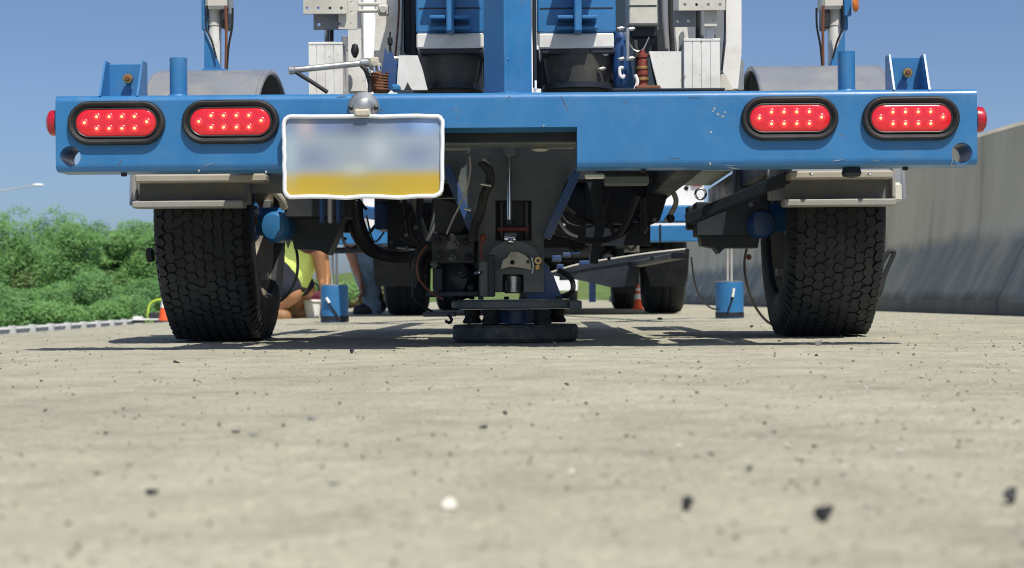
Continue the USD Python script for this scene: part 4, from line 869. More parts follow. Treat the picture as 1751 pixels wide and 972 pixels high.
# ------------------------------------------------------------------ loading gear in the notch
y0 = .62
PB('notch_back_plate', 742, 222, 992, 244, .112, .006, 'black_steel'); PB('notch_back_angle', 748, 238, 986, 247, .16, .09, 'drab_paint'); PB('notch_bar', 906, 243, 984, 252, .26, .05, 'galvanised'); PB('notch_bar', 758, 246, 800, 254, .26, .05, 'galvanised')
part(T, 'grease_nipple', cyl(W(799, 249, .24), W(799, 261, .24), .003, 8), 'chrome'); part(T, 'oval_stop', sph(W(924, 256, .24), .018, 2, (1, .4, .28)), 'galvanised')
lp = [tuple(W(u, v, y0)[[0, 2]]) for u, v in ((738, 240), (1002, 240), (972, 300), (930, 410), (930, 500), (818, 500), (818, 412), (778, 300))]
win = [tuple(W(u, v, y0)[[0, 2]]) for u, v in ((847, 343), (909, 343), (909, 412), (847, 412))]
plate = prism_xz(lp[::-1], y0, y0 + .02) - prism_xz(win[::-1], y0 - .1, y0 + .1)
LF = part(T, 'lift_plate', plate, 'drab_paint')
def flange(a, b, w=.020):
    p, q = W(*a, y0 - .002), W(*b, y0 - .002); d = q - p; d[1] = 0; L = np.linalg.norm(d); d /= L; s = np.array([d[2], 0, -d[0]])
    m = box(-w / 2, w / 2, -.05, .022, 0, L, .002); v = m.vertices; m.vertices = p + np.outer(v[:, 0], s) + np.outer(v[:, 1], [0, 1, 0]) + np.outer(v[:, 2], d); part(LF, 'plate_flange', m, 'darkened_blue_paint')
flange((986, 296), (934, 408)); flange((764, 288), (812, 400))  # flanges use the darkened blue to imitate shade in the notch
PB('window_liner', 845, 341, 911, 414, y0 + .05, .01, 'black_steel', parent=LF)
for u in (853, 896): PB('window_guide', u, 345, u + 9, 410, y0 + .03, .02, 'black_plastic', parent=LF)
PB('window_slide', 850, 389, 905, 396, y0 + .024, .012, 'red_paint', parent=LF)
PT('piston_rod', [(871, 240, y0 - .05), (871, 376, y0 - .05)], .0058, 'chrome', n=20, curve=False); PT('rod_eye', [(871, 376, y0 - .05), (871, 384, y0 - .05)], .010, 'black_steel', n=16, curve=False)
part(T, 'cylinder_head', lathe([(0, 0), (.016, 0), (.019, .006), (.019, .05), (0, .055)], W(871, 268, y0 - .05), (0, 0, 1), 20), 'drab_paint')
part(T, 'rod_pin', cat(cyl(W(862, 409, y0 - .06), W(882, 409, y0 - .06), .007, 12), sph(W(873, 413, y0 - .07), .008, 2)), 'chrome'); PB('rod_yoke', 862, 398, 884, 405, y0 - .06, .03, 'drab_paint')
dome = [tuple(W(u, v, y0 - .06)[[0, 2]]) for u, v in [(836, 500)] + [(836, 442)] + [(878 + 46 * math.cos(a), 448 - 36 * math.sin(a)) for a in np.linspace(2.8, .3, 10)] + [(930, 442), (930, 500)]]
part(T, 'load_cell_housing', prism_xz(dome[::-1], y0 - .06, y0 - .02) - prism_xz([tuple(W(u, v, y0)[[0, 2]]) for u, v in ((860, 470), (896, 470), (896, 502), (860, 502))][::-1], y0 - .2, y0 + .2), 'drab_paint')
cl = [tuple(W(u, v, y0 - .09)[[0, 2]]) for u, v in ((856, 460), (860, 446), (868, 440), (873, 431), (886, 431), (898, 437), (907, 446), (909, 462), (896, 459), (872, 456))]
part(T, 'cast_clevis', prism_xz(cl[::-1], y0 - .09, y0 - .055) - m3.Manifold.cylinder(.2, .0055, .0055, 16).rotate((-90, 0, 0)).translate(tuple(W(876, 449, y0 - .09) - [0, .1, 0])), 'cast_iron')
part(T, 'clevis_pin', cyl(W(903, 448, y0 - .095), W(903, 448, y0 - .05), .004, 10), 'black_steel'); part(T, 'clevis_screw', cat(lathe([(.004, 0), (.008, 0), (.008, .01), (.004, .012)], W(920, 446, y0 - .10), (0, 1, 0), 16), cyl(W(919, 452, y0 - .08), W(919, 462, y0 - .08), .007, 12)), 'brass')
PT('clevis_cable', [(909, 440, y0 - .1), (912, 455, y0 - .1), (910, 468, y0 - .1)], .0015, 'plate_white', n=6)
part(T, 'load_cell', lathe([(0, 0), (.020, 0), (.022, .003), (.022, .04), (.016, .045), (0, .045)], W(878, 502, y0 - .01), (0, 0, 1), 24), 'steel'); PB('cell_post', 862, 478, 870, 500, y0 - .05, .01, 'black_steel')
PP('side_cheek', [(930, 446), (946, 470), (962, 512), (900, 512), (900, 462)], y0 - .035, .03, 'darkened_blue_paint'); PB('side_block', 820, 446, 846, 508, y0 - .09, .04, 'drab_paint'); PB('side_block', 834, 436, 846, 508, y0 - .10, .008, 'black_steel')
# upper flange ring, pads and 300 mm plate on the ground
pc0 = np.array([W(881, 560, .63)[0], .63, 0.0])
zf = W(881, 521, .50)[2]
part(T, 'load_flange', lathe([(0, zf - .010), (.144, zf - .010), (.149, zf - .006), (.149, zf + .006), (.146, zf + .0105), (.04, zf + .0115), (0, zf + .0115)], pc0, (0, 0, 1), 64), 'drab_paint')
for a in (0.5, 1.57 + .55, 3.14 + .5, 4.71 - .5, 4.71 + .62): 
    q = pc0 + [.112 * math.cos(a), .112 * math.sin(a), 0]; part(T, 'rubber_pad', lathe([(0, .043), (.020, .043), (.023, .048), (.017, .058), (.021, zf - .012), (0, zf - .012)], q, (0, 0, 1), 18), 'black_rubber')
part(T, 'centre_spigot', lathe([(0, .043), (.052, .043), (.052, zf - .012), (0, zf - .012)], pc0, (0, 0, 1), 32), 'darkened_blue_paint')
part(T, 'load_plate', lathe([(0, .004), (.140, .004), (.147, .009), (.1475, .034), (.143, .040), (.06, .041), (0, .041)], pc0, (0, 0, 1), 64), 'plate_metal')
part(T, 'plate_rubber', lathe([(0, .0008), (.143, .0008), (.143, .005), (0, .005)], pc0, (0, 0, 1), 48), 'black_rubber')
part(T, 'flange_end', box(pc0[0] + .125, pc0[0] + .155, .54, .60, zf - .012, zf + .008, .003), 'drab_paint')
for a in np.linspace(.2, 6.4, 9)[:-1]:
    q = pc0 + [.128 * math.cos(a), .128 * math.sin(a), zf + .0115]; part(T, 'flange_bolt', lathe([(0, 0), (.007, 0), (.007, .006), (.005, .007), (0, .007)], q, (0, 0, 1), 6), 'black_steel', smooth=False)
# motor and valve cluster left of the lift plate
mt = part(T, 'hydraulic_pump', cat(lathe([(0, -.01), (.018, -.008), (.030, .004), (.046, .010), (.048, .06), (.040, .064), (.040, .10), (0, .112)], W(766, 474, y0 - .02), (.5, 1, -.12), 28), box(*sorted((W(742, 480, y0)[0], W(760, 480, y0)[0])), y0 - .05, y0, W(750, 498, y0)[2], W(750, 458, y0)[2], .004)), 'black_steel')
PB('valve_block', 738, 400, 812, 452, y0 - .02, .07, 'black_plastic'); PB('pump_foot', 728, 498, 832, 508, y0 - .06, .12, 'black_steel'); PP('pump_bracket', [(742, 340), (800, 352), (822, 420), (826, 508), (812, 508), (796, 430), (744, 396)], y0 + .025, .02, 'black_steel')
for k, (u, v) in enumerate(((748, 412), (764, 408), (781, 416), (799, 412), (752, 436), (776, 440), (802, 440), (792, 470), (742, 452), (806, 492), (748, 496))):
    part(mt, 'fitting', lathe([(0, 0), (.009, 0), (.009, .010), (.006, .011), (.006, .022), (0, .024)], W(u, v, y0 - .03 - .01 * (k % 3)), (random.uniform(-.3, .3), -1, random.uniform(-.3, .3)), 6), ('black_steel', 'black_plastic', 'drab_paint')[k % 3], smooth=False)
part(mt, 'bright_fitting', cat(sph(W(820, 466, y0 - .09), .008, 2), cyl(W(812, 468, y0 - .09), W(822, 466, y0 - .10), .005, 10)), 'chrome'); part(T, 'red_cap', sph(W(826, 407, y0 - .06), .0075, 2, (1, 1, 1.4)), 'red_paint'); PT('red_cable', [(824, 412, y0 - .05), (823, 428, y0 - .05), (826, 444, y0 - .05)], .003, 'red_paint', n=6)
PT('bent_hose', [(822, 276, .50), (836, 292, .50), (838, 312, .50), (828, 334, .50), (822, 362, .50), (812, 388, .52), (808, 410, .54)], [.011] * 61, 'black_rubber'); PT('hose_clamp', [(822, 315, .485), (840, 318, .485)], .0035, 'steel'); PT('hose_clamp', [(794, 357, .50), (806, 360, .50)], .004, 'steel')
PT('grey_cable', [(803, 268, .48), (804, 292, .48), (798, 322, .48), (786, 352, .50), (774, 376, .52), (764, 400, .54)], .0024, 'galvanised', n=8)
PT('brown_cable', [(730, 420, .50), (718, 436, .49), (713, 456, .48), (716, 476, .48), (726, 490, .49), (742, 504, .50), (758, 512, .51)], .0026, 'brown_wire', n=8); PT('thin_cable', [(680, 424, 1.1), (712, 427, 1.0), (735, 420, .8)], .0025, 'galvanised', n=8)
PT('loop_hose', [(954, 462, .66), (966, 468, .66), (978, 480, .66), (979, 497, .66), (966, 506, .66), (950, 507, .66)], .0065, 'black_rubber')
PT('thin_cable', [(712, 470, .62), (706, 492, .62), (712, 516, .62), (740, 534, .62)], .003, 'black_plastic', n=8)
for u in (766, 800): PT('base_hook', [(u, 538, .55), (u + 6, 546, .55), (u + 3, 552, .55), (u - 5, 549, .55)], .0035, 'black_steel', n=8)
PB('base_arm', 722, 534, 780, 542, .60, .03, 'drab_paint')
for k in range(16):
    u0_, v0_ = 700 + 120 * random.random(), 340 + 60 * random.random(); u1_, v1_ = 690 + 140 * random.random(), 450 + 55 * random.random(); yy = y0 + random.uniform(.03, .3)
    PT('hydraulic_hose', [(u0_, v0_ - 30, yy), (u0_ + random.uniform(-22, 22), (v0_ + v1_) / 2 - 15, yy - .05), (u1_ + random.uniform(-15, 15), (v0_ + v1_) / 2 + 18, yy - .05), (u1_, v1_, yy)], random.choice((.0055, .0075, .009)), 'black_rubber', n=8)

# ------------------------------------------------------------------ equipment standing above the beam
# centre column: square tube set cornerwise
pc1 = W(863, 150, .035); a1 = W(827, 100, .098)[0]; a2 = W(910, 100, .085)[0]
col = prism_xz([(0, 0), (0, .1), (.1, .1)], 0, .1)
colm = m3.Manifold.extrude(m3.CrossSection([np.array([(pc1[0], .028), (a2, .074), (pc1[0] + .010, .140), (a1, .098)])], m3.FillRule.Positive).offset(-.003).offset(.003, m3.JoinType.Round, circular_segments=24), .62).translate((0, 0, zt - .002))
part(T, 'centre_column', colm, 'blue_paint', smooth=30)
part(T, 'column_weld', cat(*[tube(np.linspace(a_, b_, 9) + np.array([0, -.002, 0]) , [.0035, .0045, .004, .0048, .0036, .0046, .004, .0045, .0035], 6) for a_, b_ in (((a1, .096, zt + .001), (pc1[0], .028, zt + .001)), ((pc1[0], .028, zt + .001), (a2, .073, zt + .001)))]), 'blue_paint')
part(T, 'column_rivet', sph(W(868, 102, .034), .003, 1), 'blue_paint')
# falling weights: blue head, white plate, rubber buffers below
def weight(u0, u1, uc, hv, vh, wl_, side):
    y = .30; vt = -230
    hd = PB('weight_head', u0, vt, u1, 56, y, .20, 'blue_paint', b=.004)
    PB('weight_seam', u0 + 6, 13, u1 - 4, 15.5, y - .001, .01, 'black_steel', parent=hd, b=.0003)
    PB('guide_bar', uc - 6, vt + 60, uc + 7, 54, y - .055, .055, 'blue_paint', parent=hd)
    for v in (26, -40):
        for a, b in ((uc - 34, uc - 7), (uc + 8, uc + 34)): PB('guide_lug', a, v, b, v + 6, y - .05, .05, 'blue_paint', parent=hd, b=.0015)
    PB('guide_foot', uc - 36, 44, uc + 36, 50, y - .028, .028, 'blue_paint', parent=hd, b=.002)
    PB('white_weight', u0 + wl_, 57, u1 + (1 if side > 0 else -2), 82.5, y - .004, .21, 'white_paint', b=.003)
    PB('buffer_backing', u0 + 8, 83, u1 - 1, 160, y + .10, .04, 'black_steel')
    part(T, 'buffer_mount', box(W(u0 + 8, 90, y)[0], W(u1, 90, y)[0], y + .0, y + .18, W(uc, 92, y)[2], W(uc, 83, y)[2], .002), 'black_steel')
    c = W(uc + 3, 152, y + .075); rt = abs(W(u1 - 2, 150, y)[0] - W(u0 + 8, 150, y)[0]) / 2; zt_ = W(uc, 84, y)[2] - c[2]
    part(T, 'rubber_buffer', lathe([(0, -.05), (rt * .80, -.05), (rt * .84, .0), (rt * .92, zt_ * .45), (rt * .99, zt_ * .85), (rt, zt_), (0, zt_)], c, (0, 0, 1), 36), 'buffer_rubber')
    part(T, 'buffer_seat', lathe([(0, 0), (rt * 1.02, 0), (rt * 1.02, .012), (0, .012)], c - [0, 0, .006], (0, 0, 1), 32), 'black_steel')
weight(710, 826, 768, 0, 0, 2, 1); weight(917, 1052, 987, 0, 0, 4, -1)
PB('weight_guard', 690, -60, 708, 92, .50, .02, 'black_steel'); PB('weight_guard', 700, -200, 712, 150, .48, .15, 'black_steel'); PB('weight_guard', 910, -200, 917, 150, .3, .02, 'black_steel')
PB('shadow_backing_plate', 722, 84, 828, 150, .52, .02, 'black_steel'); PB('shadow_backing_plate', 915, 84, 1050, 150, .52, .02, 'black_steel')  # black sheets added behind the buffers to stand in for shadow
PB('level_gauge', 914, 138, 918, 153, .05, .01, 'plate_white', b=.001)
# white guide columns with grooves, rods and drilled plates
def guide(u0, u1, vt, side):
    y = .30
    q = [W(u, 110, y)[0] for u in (u0, u1)]; z1 = W((u0 + u1) / 2, vt, y)[2]; w = q[1] - q[0]; g = []
    cs = [(q[0], y), (q[0] + w * .22, y), (q[0] + w * .22, y + .002), (q[0] + w * .237, y + .002), (q[0] + w * .237, y), (q[0] + w * .47, y), (q[0] + w * .47, y + .002), (q[0] + w * .487, y + .002), (q[0] + w * .487, y), (q[0] + w * .73, y), (q[0] + w * .73, y + .002), (q[0] + w * .747, y + .002), (q[0] + w * .747, y), (q[1], y), (q[1], y + .10), (q[0], y + .10)]
    part(T, 'guide_column', m3.Manifold.extrude(m3.CrossSection([np.array(cs)], m3.FillRule.NonZero), z1 - .40).translate((0, 0, .40)), 'white_paint', smooth=False)
    part(T, 'column_cap', box(q[0] - .001, q[1] + .001, y - .0012, y + .101, z1 - .001, z1 + .005, .001), 'white_paint')
guide(528, 586, 76, -1); guide(1170, 1231, 70, 1)
PB('column_side', 584, 60, 594, 156, .42, .02, 'grey_paint'); PB('column_side', 1163, 78, 1171, 152, .36, .05, 'grey_paint')
PT('column_rod', [(559, 80, .36), (559, -60, .36)], .0052, 'grey_paint'); PT('column_rod', [(567, 80, .35), (567, -60, .35)], .0048, 'wire_insulation'); PT('column_rod', [(1193, 74, .35), (1193, -60, .35)], .0048, 'wire_insulation'); PT('column_rod', [(1201, 74, .36), (1201, -60, .36)], .006, 'grey_paint')
def drilled(name, u0, v0, u1, v1, y, dy, mat, holes, r):
    x0, x1, z0, z1 = W(u0, v0, y)[0], W(u1, v0, y)[0], W(u0, v1, y)[2], W(u0, v0, y)[2]
    m = m3.Manifold.cube((x1 - x0, dy, z1 - z0)).translate((x0, y, z0))
    for u, v in holes: h = W(u, v, y); m = m - m3.Manifold.cylinder(.1, r, r, 14).rotate((-90, 0, 0)).translate((h[0], y - .04, h[2]))
    return part(T, name, m, mat, smooth=30)
drilled('drilled_plate', 518, -60, 593, 24, .27, .008, 'cream_paint', [(525 + 19.5 * k, 14) for k in range(4)] + [(525 + 19.5 * k, -22) for k in range(4)], .0034)
drilled('drilled_plate', 578, -60, 610, 50, .285, .008, 'cream_paint', [(601, 5), (601, 22), (601, 41), (580, 41), (601, -20)], .0034)
drilled('drilled_plate', 536, 22, 590, 51, .31, .006, 'grey_paint', [(545, 42)], .004)
drilled('drilled_plate', 1160, -60, 1240, 18, .27, .008, 'cream_paint', [(1171 + 20 * k, 8) for k in range(4)] + [(1171 + 20 * k, -28) for k in range(4)], .0034)
drilled('drilled_plate', 1152, 18, 1190, 46, .31, .006, 'grey_paint', [(1159, 37), (1177, 36)], .0034); drilled('drilled_plate', 1204, 18, 1226, 45, .285, .008, 'cream_paint', [(1217, 35)], .0036); PB('rod_guide', 1206, 45, 1221, 71, .30, .012, 'white_paint')
# white frame legs
PP('frame_leg', [(597, -80), (617, -80), (618, 156), (594, 156)], .48, .05, 'white_paint'); PP('frame_leg', [(648, -80), (682, -80), (676, 95), (660, 156), (636, 156)], .52, .05, 'white_paint'); PP('frame_leg', [(676, -80), (690, -80), (684, 98), (672, 98)], .47, .05, 'white_paint')
PP('foot_panel', [(596, 118), (624, 116), (626, 156), (594, 156)], .44, .012, 'white_paint'); PB('link_bar', 612, 4, 652, 10, .46, .012, 'cream_paint'); PB('link_bar', 612, 16, 648, 21, .46, .012, 'cream_paint'); part(T, 'link_joint', cat(box(W(646, 20, .45)[0], W(664, 20, .45)[0], .45, .47, W(650, 26, .45)[2], W(650, 8, .45)[2], .003), cyl(W(655, 16, .45), W(655, 16, .43), .009, 14)), 'cream_paint')
PP('frame_leg', [(1240, -80), (1268, -80), (1268, 90), (1262, 152), (1247, 152), (1236, 122), (1242, 70)], .46, .05, 'white_paint'); PP('grey_panel', [(1130, -80), (1243, -80), (1236, 70), (1232, 154), (1120, 154)], .60, .01, 'grey_paint'); PP('leg_foot', [(1263, 100), (1272, 104), (1272, 154), (1262, 154)], .47, .03, 'grey_paint'); PP('leg_foot', [(1232, 128), (1240, 126), (1254, 154), (1230, 154)], .42, .012, 'cream_paint')
PT('edge_trim', [(1241, -60, .455), (1240, 20, .455), (1239, 62, .455), (1234, 120, .455)], .0022, 'wire_insulation')
# white boxes and trapezoid panels
PP('side_panel', [(682, 95), (714, 95), (722, 118), (731, 154), (678, 154)], .26, .012, 'white_paint'); PP('panel_notch', [(691, 154), (697, 141), (704, 154)], .2575, .004, 'black_steel')
PP('side_panel', [(1110, 88), (1165, 88), (1165, 152), (1126, 152)], .31, .012, 'white_paint'); PP('upright_plate', [(1154, 46), (1175, 46), (1180, 92), (1158, 92)], .44, .012, 'white_paint')
cb = PB('control_box', 1075, -70, 1124, 42, .34, .14, 'cream_paint'); PB('lid_seam', 1076, 9, 1123, 11.5, .339, .01, 'black_steel', parent=cb, b=.0003)
PB('box_mount', 1078, 42, 1124, 64, .37, .10, 'black_steel'); PP('box_mount_lower', [(1080, 62), (1122, 62), (1110, 84), (1092, 84)], .38, .06, 'black_steel'); PP('black_guard', [(1126, -80), (1138, -80), (1142, 90), (1110, 90), (1110, 60), (1126, 50)], .50, .01, 'black_steel'); PT('black_conduit', [(1135, -60, .46), (1136, 20, .46), (1140, 84, .46)], .006, 'grey_paint'); PT('guard_tube', [(1147, -60, .5), (1147, 30, .5), (1150, 88, .5)], .006, 'black_plastic')
# blue motor, rod, red valve
PP('motor_gusset', [(1052, 60), (1054, 84), (1030, 150), (1085, 152), (1078, 100)], .42, .010, 'blue_paint')
part(T, 'blue_motor', lathe([(0, 0), (.010, 0), (.013, .004), (.018, .03), (.018, .10), (.013, .115), (0, .118)], W(1061, 148, .34), (0, 0, 1), 22), 'darkened_blue_paint')
PT('silver_rod', [(1073, 48, .30), (1073, 104, .30)], .0038, 'steel', curve=False)
for u, v in ((1062, 49), (1080, 50), (1064, 101), (1080, 100), (1036, 93), (1030, 118)): part(T, 'white_fitting', cat(lathe([(0, -.005), (.0044, -.005), (.0044, .004), (.003, .005), (0, .005)], W(u, v, .31), (1, 0, .2), 6), cyl(W(u - 7, v, .31), W(u + 6, v - 1, .31), .0022, 10)), 'steel')
PT('white_hook', [(1066, 116, .30), (1060, 117, .30), (1060, 128, .30), (1065, 133, .30), (1068, 128, .30)], .0036, 'reflective_white')
RV = part(T, 'red_valve', lathe([(0, 0), (.013, 0), (.014, .004), (.0105, .006), (.0105, .028), (.0125, .029), (.0125, .038), (.0112, .039), (.0112, .060), (.0092, .0615), (.0092, .066), (.0115, .067), (.0115, .074), (.006, .076), (.006, .083), (0, .083)], W(1099, 152, .33), (0, 0, 1), 20), 'red_paint')
for o in (.016, .040): part(RV, 'valve_band', lathe([(.0112, o), (.0145, o + .002), (.0145, o + .006), (.0112, o + .008)], W(1099, 152, .33), (0, 0, 1), 18), 'brass')
part(RV, 'valve_knob', cyl(W(1108, 94, .33), W(1116, 96, .33), .005, 10), 'rust')
PT('black_strap', [(1086, 70, .35), (1089, 110, .34), (1088, 152, .33)], .0055, 'black_rubber'); PT('black_strap', [(1113, 96, .37), (1118, 124, .37), (1124, 152, .37)], .004, 'black_rubber'); PT('thin_loop', [(1068, 56, .33), (1082, 84, .33), (1098, 86, .33), (1110, 64, .33)], .0016, 'steel', n=6)
PB('valve_base', 1086, 146, 1130, 153, .30, .08, 'rust'); PT('white_pipe', [(1086, 128, .31), (1090, 140, .31), (1086, 153, .31)], .004, 'reflective_white')
PB('deck_bar', 1046, 151, 1240, 156, .14, .03, 'black_steel')
# tilted silver cylinder with hose, rusty spring and torn-edged blue gusset on the left
part(T, 'silver_cylinder', cat(cyl(W(497, 121, .22), W(622, 108, .24), .0066, 18), cyl(W(494, 121, .22), W(506, 120, .22), .0088, 16), cyl(W(616, 108.6, .24), W(632, 107, .24), .0098, 18)), 'steel')
part(T, 'cylinder_clevis', cat(box(W(632, 100, .24)[0], W(648, 100, .24)[0], .235, .255, W(640, 120, .24)[2], W(640, 98, .24)[2], .003), cyl(W(640, 108, .25), W(640, 108, .22), .0075, 14), cyl(W(648, 112, .25), W(648, 112, .225), .005, 10)), 'cast_iron')
PT('cylinder_hose', [(507, 124, .22), (516, 130, .22), (534, 141, .22), (560, 158, .22)], .0045, 'black_rubber'); PT('cylinder_hose', [(618, 112, .23), (626, 122, .23), (632, 142, .24), (632, 158, .24)], .005, 'black_rubber'); PT('steel_lever', [(630, 116, .23), (633, 126, .23)], .003, 'chrome'); PT('steel_lever', [(640, 114, .23), (641, 124, .23)], .003, 'chrome'); PT('steel_lever', [(648, 114, .22), (649, 122, .22)], .0035, 'chrome')
hel = [W(648 + 15 * math.cos(a), 124 + .78 * a, .262 + .018 * math.sin(a)) for a in np.linspace(0, 6.28 * 6.5, 150)]
part(T, 'rusty_spring', tube(np.array(hel), .0021, 8), 'rust'); PB('rusty_block', 633, 122, 666, 156, .275, .04, 'rust', b=.006)
PP('torn_gusset', [(652, 128), (658, 82), (664, 92), (670, 88), (676, 104), (684, 102), (679, 154), (664, 154), (662, 130)], .27, .008, 'darkened_blue_paint'); PB('pin_block', 668, 144, 684, 156, .22, .03, 'blue_paint', b=.008)
part(T, 'spring_hook', cat(sph(W(672, 101, .29), .006, 2), cyl(W(668, 98, .29), W(684, 100, .29), .003, 8)), 'reflective_white')
part(T, 'black_knob', lathe([(0, 0), (.004, .002), (.0085, .012), (.0088, .020), (.006, .030), (0, .033)], W(607, 100, .40), (0, 0, 1), 16), 'black_plastic'); PT('dark_blade', [(668, 96, .40), (667, 76, .40), (667, 55, .40)], [.003] * 10 + [.006] * 6 + [.002] * 5, 'black_plastic')
PT('edge_trim', [(682, -60, .45), (682, 20, .45), (676, 98, .45)], .0022, 'rust')

# masts on the fenders: gusset, tapered rod in its housing, wires
def mast(u, s, y):
    f = lambda du, v: (u + s * du, v)
    PP('mast_gusset', [f(-19, 52), f(-19, 121), f(12, 121)] if s > 0 else [f(-19, 52), f(12, 121), f(-19, 121)], y, .010, 'blue_paint')
    part(T, 'mast_cylinder', cyl(W(u, 126, y + .05), W(u, 14, y + .05), .0165, 20), 'white_paint'); part(T, 'mast_collar', cyl(W(u, 46, y + .05), W(u, 16, y + .05), .0185, 20), 'cream_paint')
    part(T, 'mast_cap', box(W(u - 19, 5, y)[0], W(u + 18, 5, y)[0], y + .01, y + .09, W(u, 14, y)[2], W(u, -70, y)[2], .008), 'cream_paint')
    PB('mast_housing', u + s * 14 - 5, 12, u + s * 14 + 7, 48, y + .02, .06, 'black_plastic'); PB('mast_post', u - s * 19 - 5, -80, u - s * 19 + 5, 52, y + .03, .04, 'blue_paint')
    PT('mast_wire', [f(-14, 10) + (y - .01,), f(-16, 44) + (y - .01,), f(-6, 70) + (y - .01,), f(2, 100) + (y - .01,)], .0028, 'wire_insulation', n=6)
    PT('mast_wire', [f(18, 10) + (y,), f(19, 60) + (y,), f(18, 119) + (y,)], .0038, 'brown_wire', n=6)
    PT('mast_wire', [f(30, 14) + (y,), f(29, 46) + (y,), f(23, 80) + (y,), f(20, 119) + (y,)], .003, 'wire_insulation', n=6)
    part(T, 'mast_foot', box(W(u - 22, 120, y)[0], W(u + 22, 120, y)[0], y - .01, y + .10, W(u, 123, y)[2], W(u, 119, y)[2], .002), 'blue_paint')
mast(368, 1, 1.02); mast(1426, -1, 1.02)
for u in (1461,): part(T, 'amber_reflector', lathe([(0, 0), (.020, 0), (.020, .004), (.014, .009), (0, .011)], W(u, 8, 1.02), (1 if u > 900 else -.2, -.5, 0), 20), 'amber_reflector' if u > 900 else 'black_plastic')
PB('reflector_bracket', 1443, -70, 1456, 28, 1.03, .01, 'blue_paint'); PB('reflector_bracket', 390, -70, 398, 26, 1.03, .01, 'grey_paint')

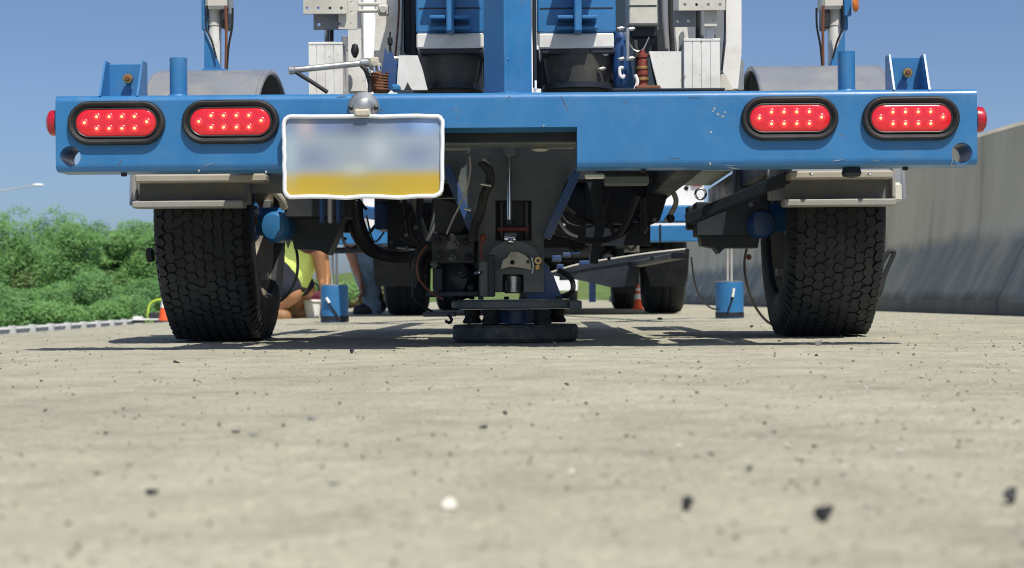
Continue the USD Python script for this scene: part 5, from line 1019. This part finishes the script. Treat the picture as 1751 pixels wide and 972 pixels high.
# ------------------------------------------------------------------ the towing van
def van():
    y0 = 6.0; V = thing('tow_van', (0, y0, 0), 'white van ahead of the trailer, seen from behind through the trailer frame', 'van'); L = 5.4; hw = .96
    prof = [(y0 + .06, .44), (y0, .60), (y0, 1.5), (y0 + .10, 2.02), (y0 + .22, 2.10), (y0 + 3.7, 2.10), (y0 + 4.0, 1.95), (y0 + 4.45, 1.25), (y0 + 5.2, 1.05), (y0 + L, .80), (y0 + L, .44)]
    core = prism_yz(prof, -hw, hw)
    for x in (-hw, hw):                                                     # wheel arches
        for yy in (y0 + .86, y0 + 4.5): core = core - m3.Manifold.cylinder(.7, .43, .43, 36, True).rotate((0, 90, 0)).translate((x, yy, .36))
    part(V, 'body', core, 'van_paint', smooth=30)
    for s in (-1, 1):
        d = part(V, 'rear_door', box(*sorted((s * .012, s * .86)), y0 - .022, y0 + .004, .58, 1.92, .012), 'van_paint'); part(d, 'window', box(*sorted((s * .12, s * .76)), y0 - .026, y0 - .02, 1.22, 1.78, .01), 'window_glass'); part(d, 'hinge', cyl((s * .87, y0 - .02, .74), (s * .87, y0 - .02, .86), .014, 10), 'van_paint')
        part(V, 'rear_lamp', box(*sorted((s * .885, s * .955)), y0 - .02, y0 + .05, .72, 1.25, .012), 'red_reflector')
        part(V, 'side_window', box(*sorted((s * hw, s * (hw + .004))), y0 + 3.1, y0 + 3.9, 1.25, 1.8, .001), 'window_glass')
    part(V, 'windscreen', prism_yz([(y0 + 4.03, 1.90), (y0 + 4.45, 1.27), (y0 + 4.47, 1.28), (y0 + 4.05, 1.92)], -.8, .8), 'window_glass')
    part(V, 'rear_bumper', box(-.94, .94, y0 - .10, y0 + .05, .46, .60, .02), 'van_paint'); part(V, 'bumper_tread', box(-.7, .7, y0 - .106, y0 - .02, .595, .606, .003), 'black_plastic')
    part(V, 'door_handle', box(.03, .07, y0 - .045, y0 - .02, 1.0, 1.2, .01), 'black_plastic')
    for x in (-.785, .785):
        for yy, w in ((y0 + .86, .25), (y0 + 4.5, .215)):
            xx = x if yy < y0 + 2 else x * .93; c = (xx, yy, .335)
            wp = part(V, 'wheel', lathe([(0, -.03), (.16, -.03), (.205, -w * .40), (.21, -w * .42), (.205, w * .42), (.19, .05), (0, .05)], c, (1, 0, 0), 32), 'steel')
            t = lathe([(.205, -w * .44), (.23, -w * .49), (.29, -w * .5), (.325, -w * .43), (.338, -w * .3), (.338, -w * .12), (.330, -w * .1), (.338, -w * .07), (.338, w * .07), (.330, w * .1), (.338, w * .12), (.338, w * .3), (.325, w * .43), (.29, w * .5), (.23, w * .49), (.205, w * .44), (.205, -w * .44)], c, (1, 0, 0), 56)
            v = t.vertices; v[:, 2] = np.maximum(v[:, 2], .0015); t.vertices = v; part(wp, 'tyre', t, 'tyre_rubber', smooth=35)
    for u0, u1, ub0, ub1, v0, v1, y in ((1093, 1179, 1110, 1176, 426, 490, 6.44), (636, 728, 640, 716, 426, 490, 6.44), (1038, 1094, 1046, 1092, 456, 502, 10.05)):
        part(V, 'mud_flap', prism_xz([tuple(W(u, v, y)[[0, 2]]) for u, v in ((u0, v0), (u1, v0), (ub1, v1 - 10), (ub1 - 4, v1), (ub0 + 3, v1), (ub0, v1 - 14))][::-1], y, y + .012), 'black_rubber')
    part(V, 'axle', cat(cyl((-.66, y0 + .86, .33), (.66, y0 + .86, .33), .045, 16), sph((-.05, y0 + .86, .33), .15, 3, (1, 1.1, .95))), 'black_steel')
    for x in (-.5, .5): part(V, 'leaf_spring', cat(tube([(x, y0 + .15, .44), (x, y0 + .5, .34), (x, y0 + .86, .28), (x, y0 + 1.25, .33), (x, y0 + 1.7, .43)], .028, 8, curve=True)), 'black_steel'); part(V, 'chassis_rail', box(x - .04, x + .04, y0 + .1, y0 + 4.6, .38, .45, .01), 'black_steel')
    part(V, 'fuel_tank', box(-.42, .42, y0 + 1.5, y0 + 2.7, .26, .45, .05), 'black_plastic'); part(V, 'spare_carrier', box(-.40, .36, y0 + .12, y0 + .55, .33, .45, .03), 'black_steel')
    part(V, 'exhaust_pipe', tube([(.30, y0 + 2.5, .30), (.34, y0 + 1.6, .30), (.36, y0 + 1.0, .36), (.40, y0 + .3, .33), (.42, y0 - .02, .32)], .028, 12, curve=True), 'black_steel'); part(V, 'tow_ball', cat(box(-.03, .03, y0 - .16, y0 + .2, .38, .44, .008), sph((0, y0 - .14, .475), .025, 2)), 'black_steel')
van()
# far white car on the road ahead
def far_car():
    d = 44.0; p = W(938, 503, CY + d); s = F / d
    C = thing('white_car', (p[0], p[1], 0), 'small far white car at the end of the road, left of the hose loop', 'car'); x, y = p[:2]
    prof = [(-.78, .28), (-.80, .70), (-.70, .92), (-.56, 1.42), (.56, 1.42), (.70, .92), (.80, .70), (.78, .28)]
    part(C, 'body', prism_xz([(x + a, b) for a, b in prof][::-1], y, y + 3.8), 'van_paint'); part(C, 'rear_window', prism_xz([(x + a, b) for a, b in ((-.60, .96), (-.50, 1.34), (.50, 1.34), (.60, .96))][::-1], y - .006, y + .01), 'window_glass')
    for k in (-1, 1):
        part(C, 'rear_lamp', box(*sorted((x + k * .54, x + k * .74)), y - .01, y + .02, .72, .86, .008), 'red_reflector')
        for yy in (.75, 3.0): part(C, 'wheel', cyl((x + k * .60, y + yy, .3), (x + k * .79, y + yy, .3), .299, 24, .02), 'tyre_rubber')
far_car()
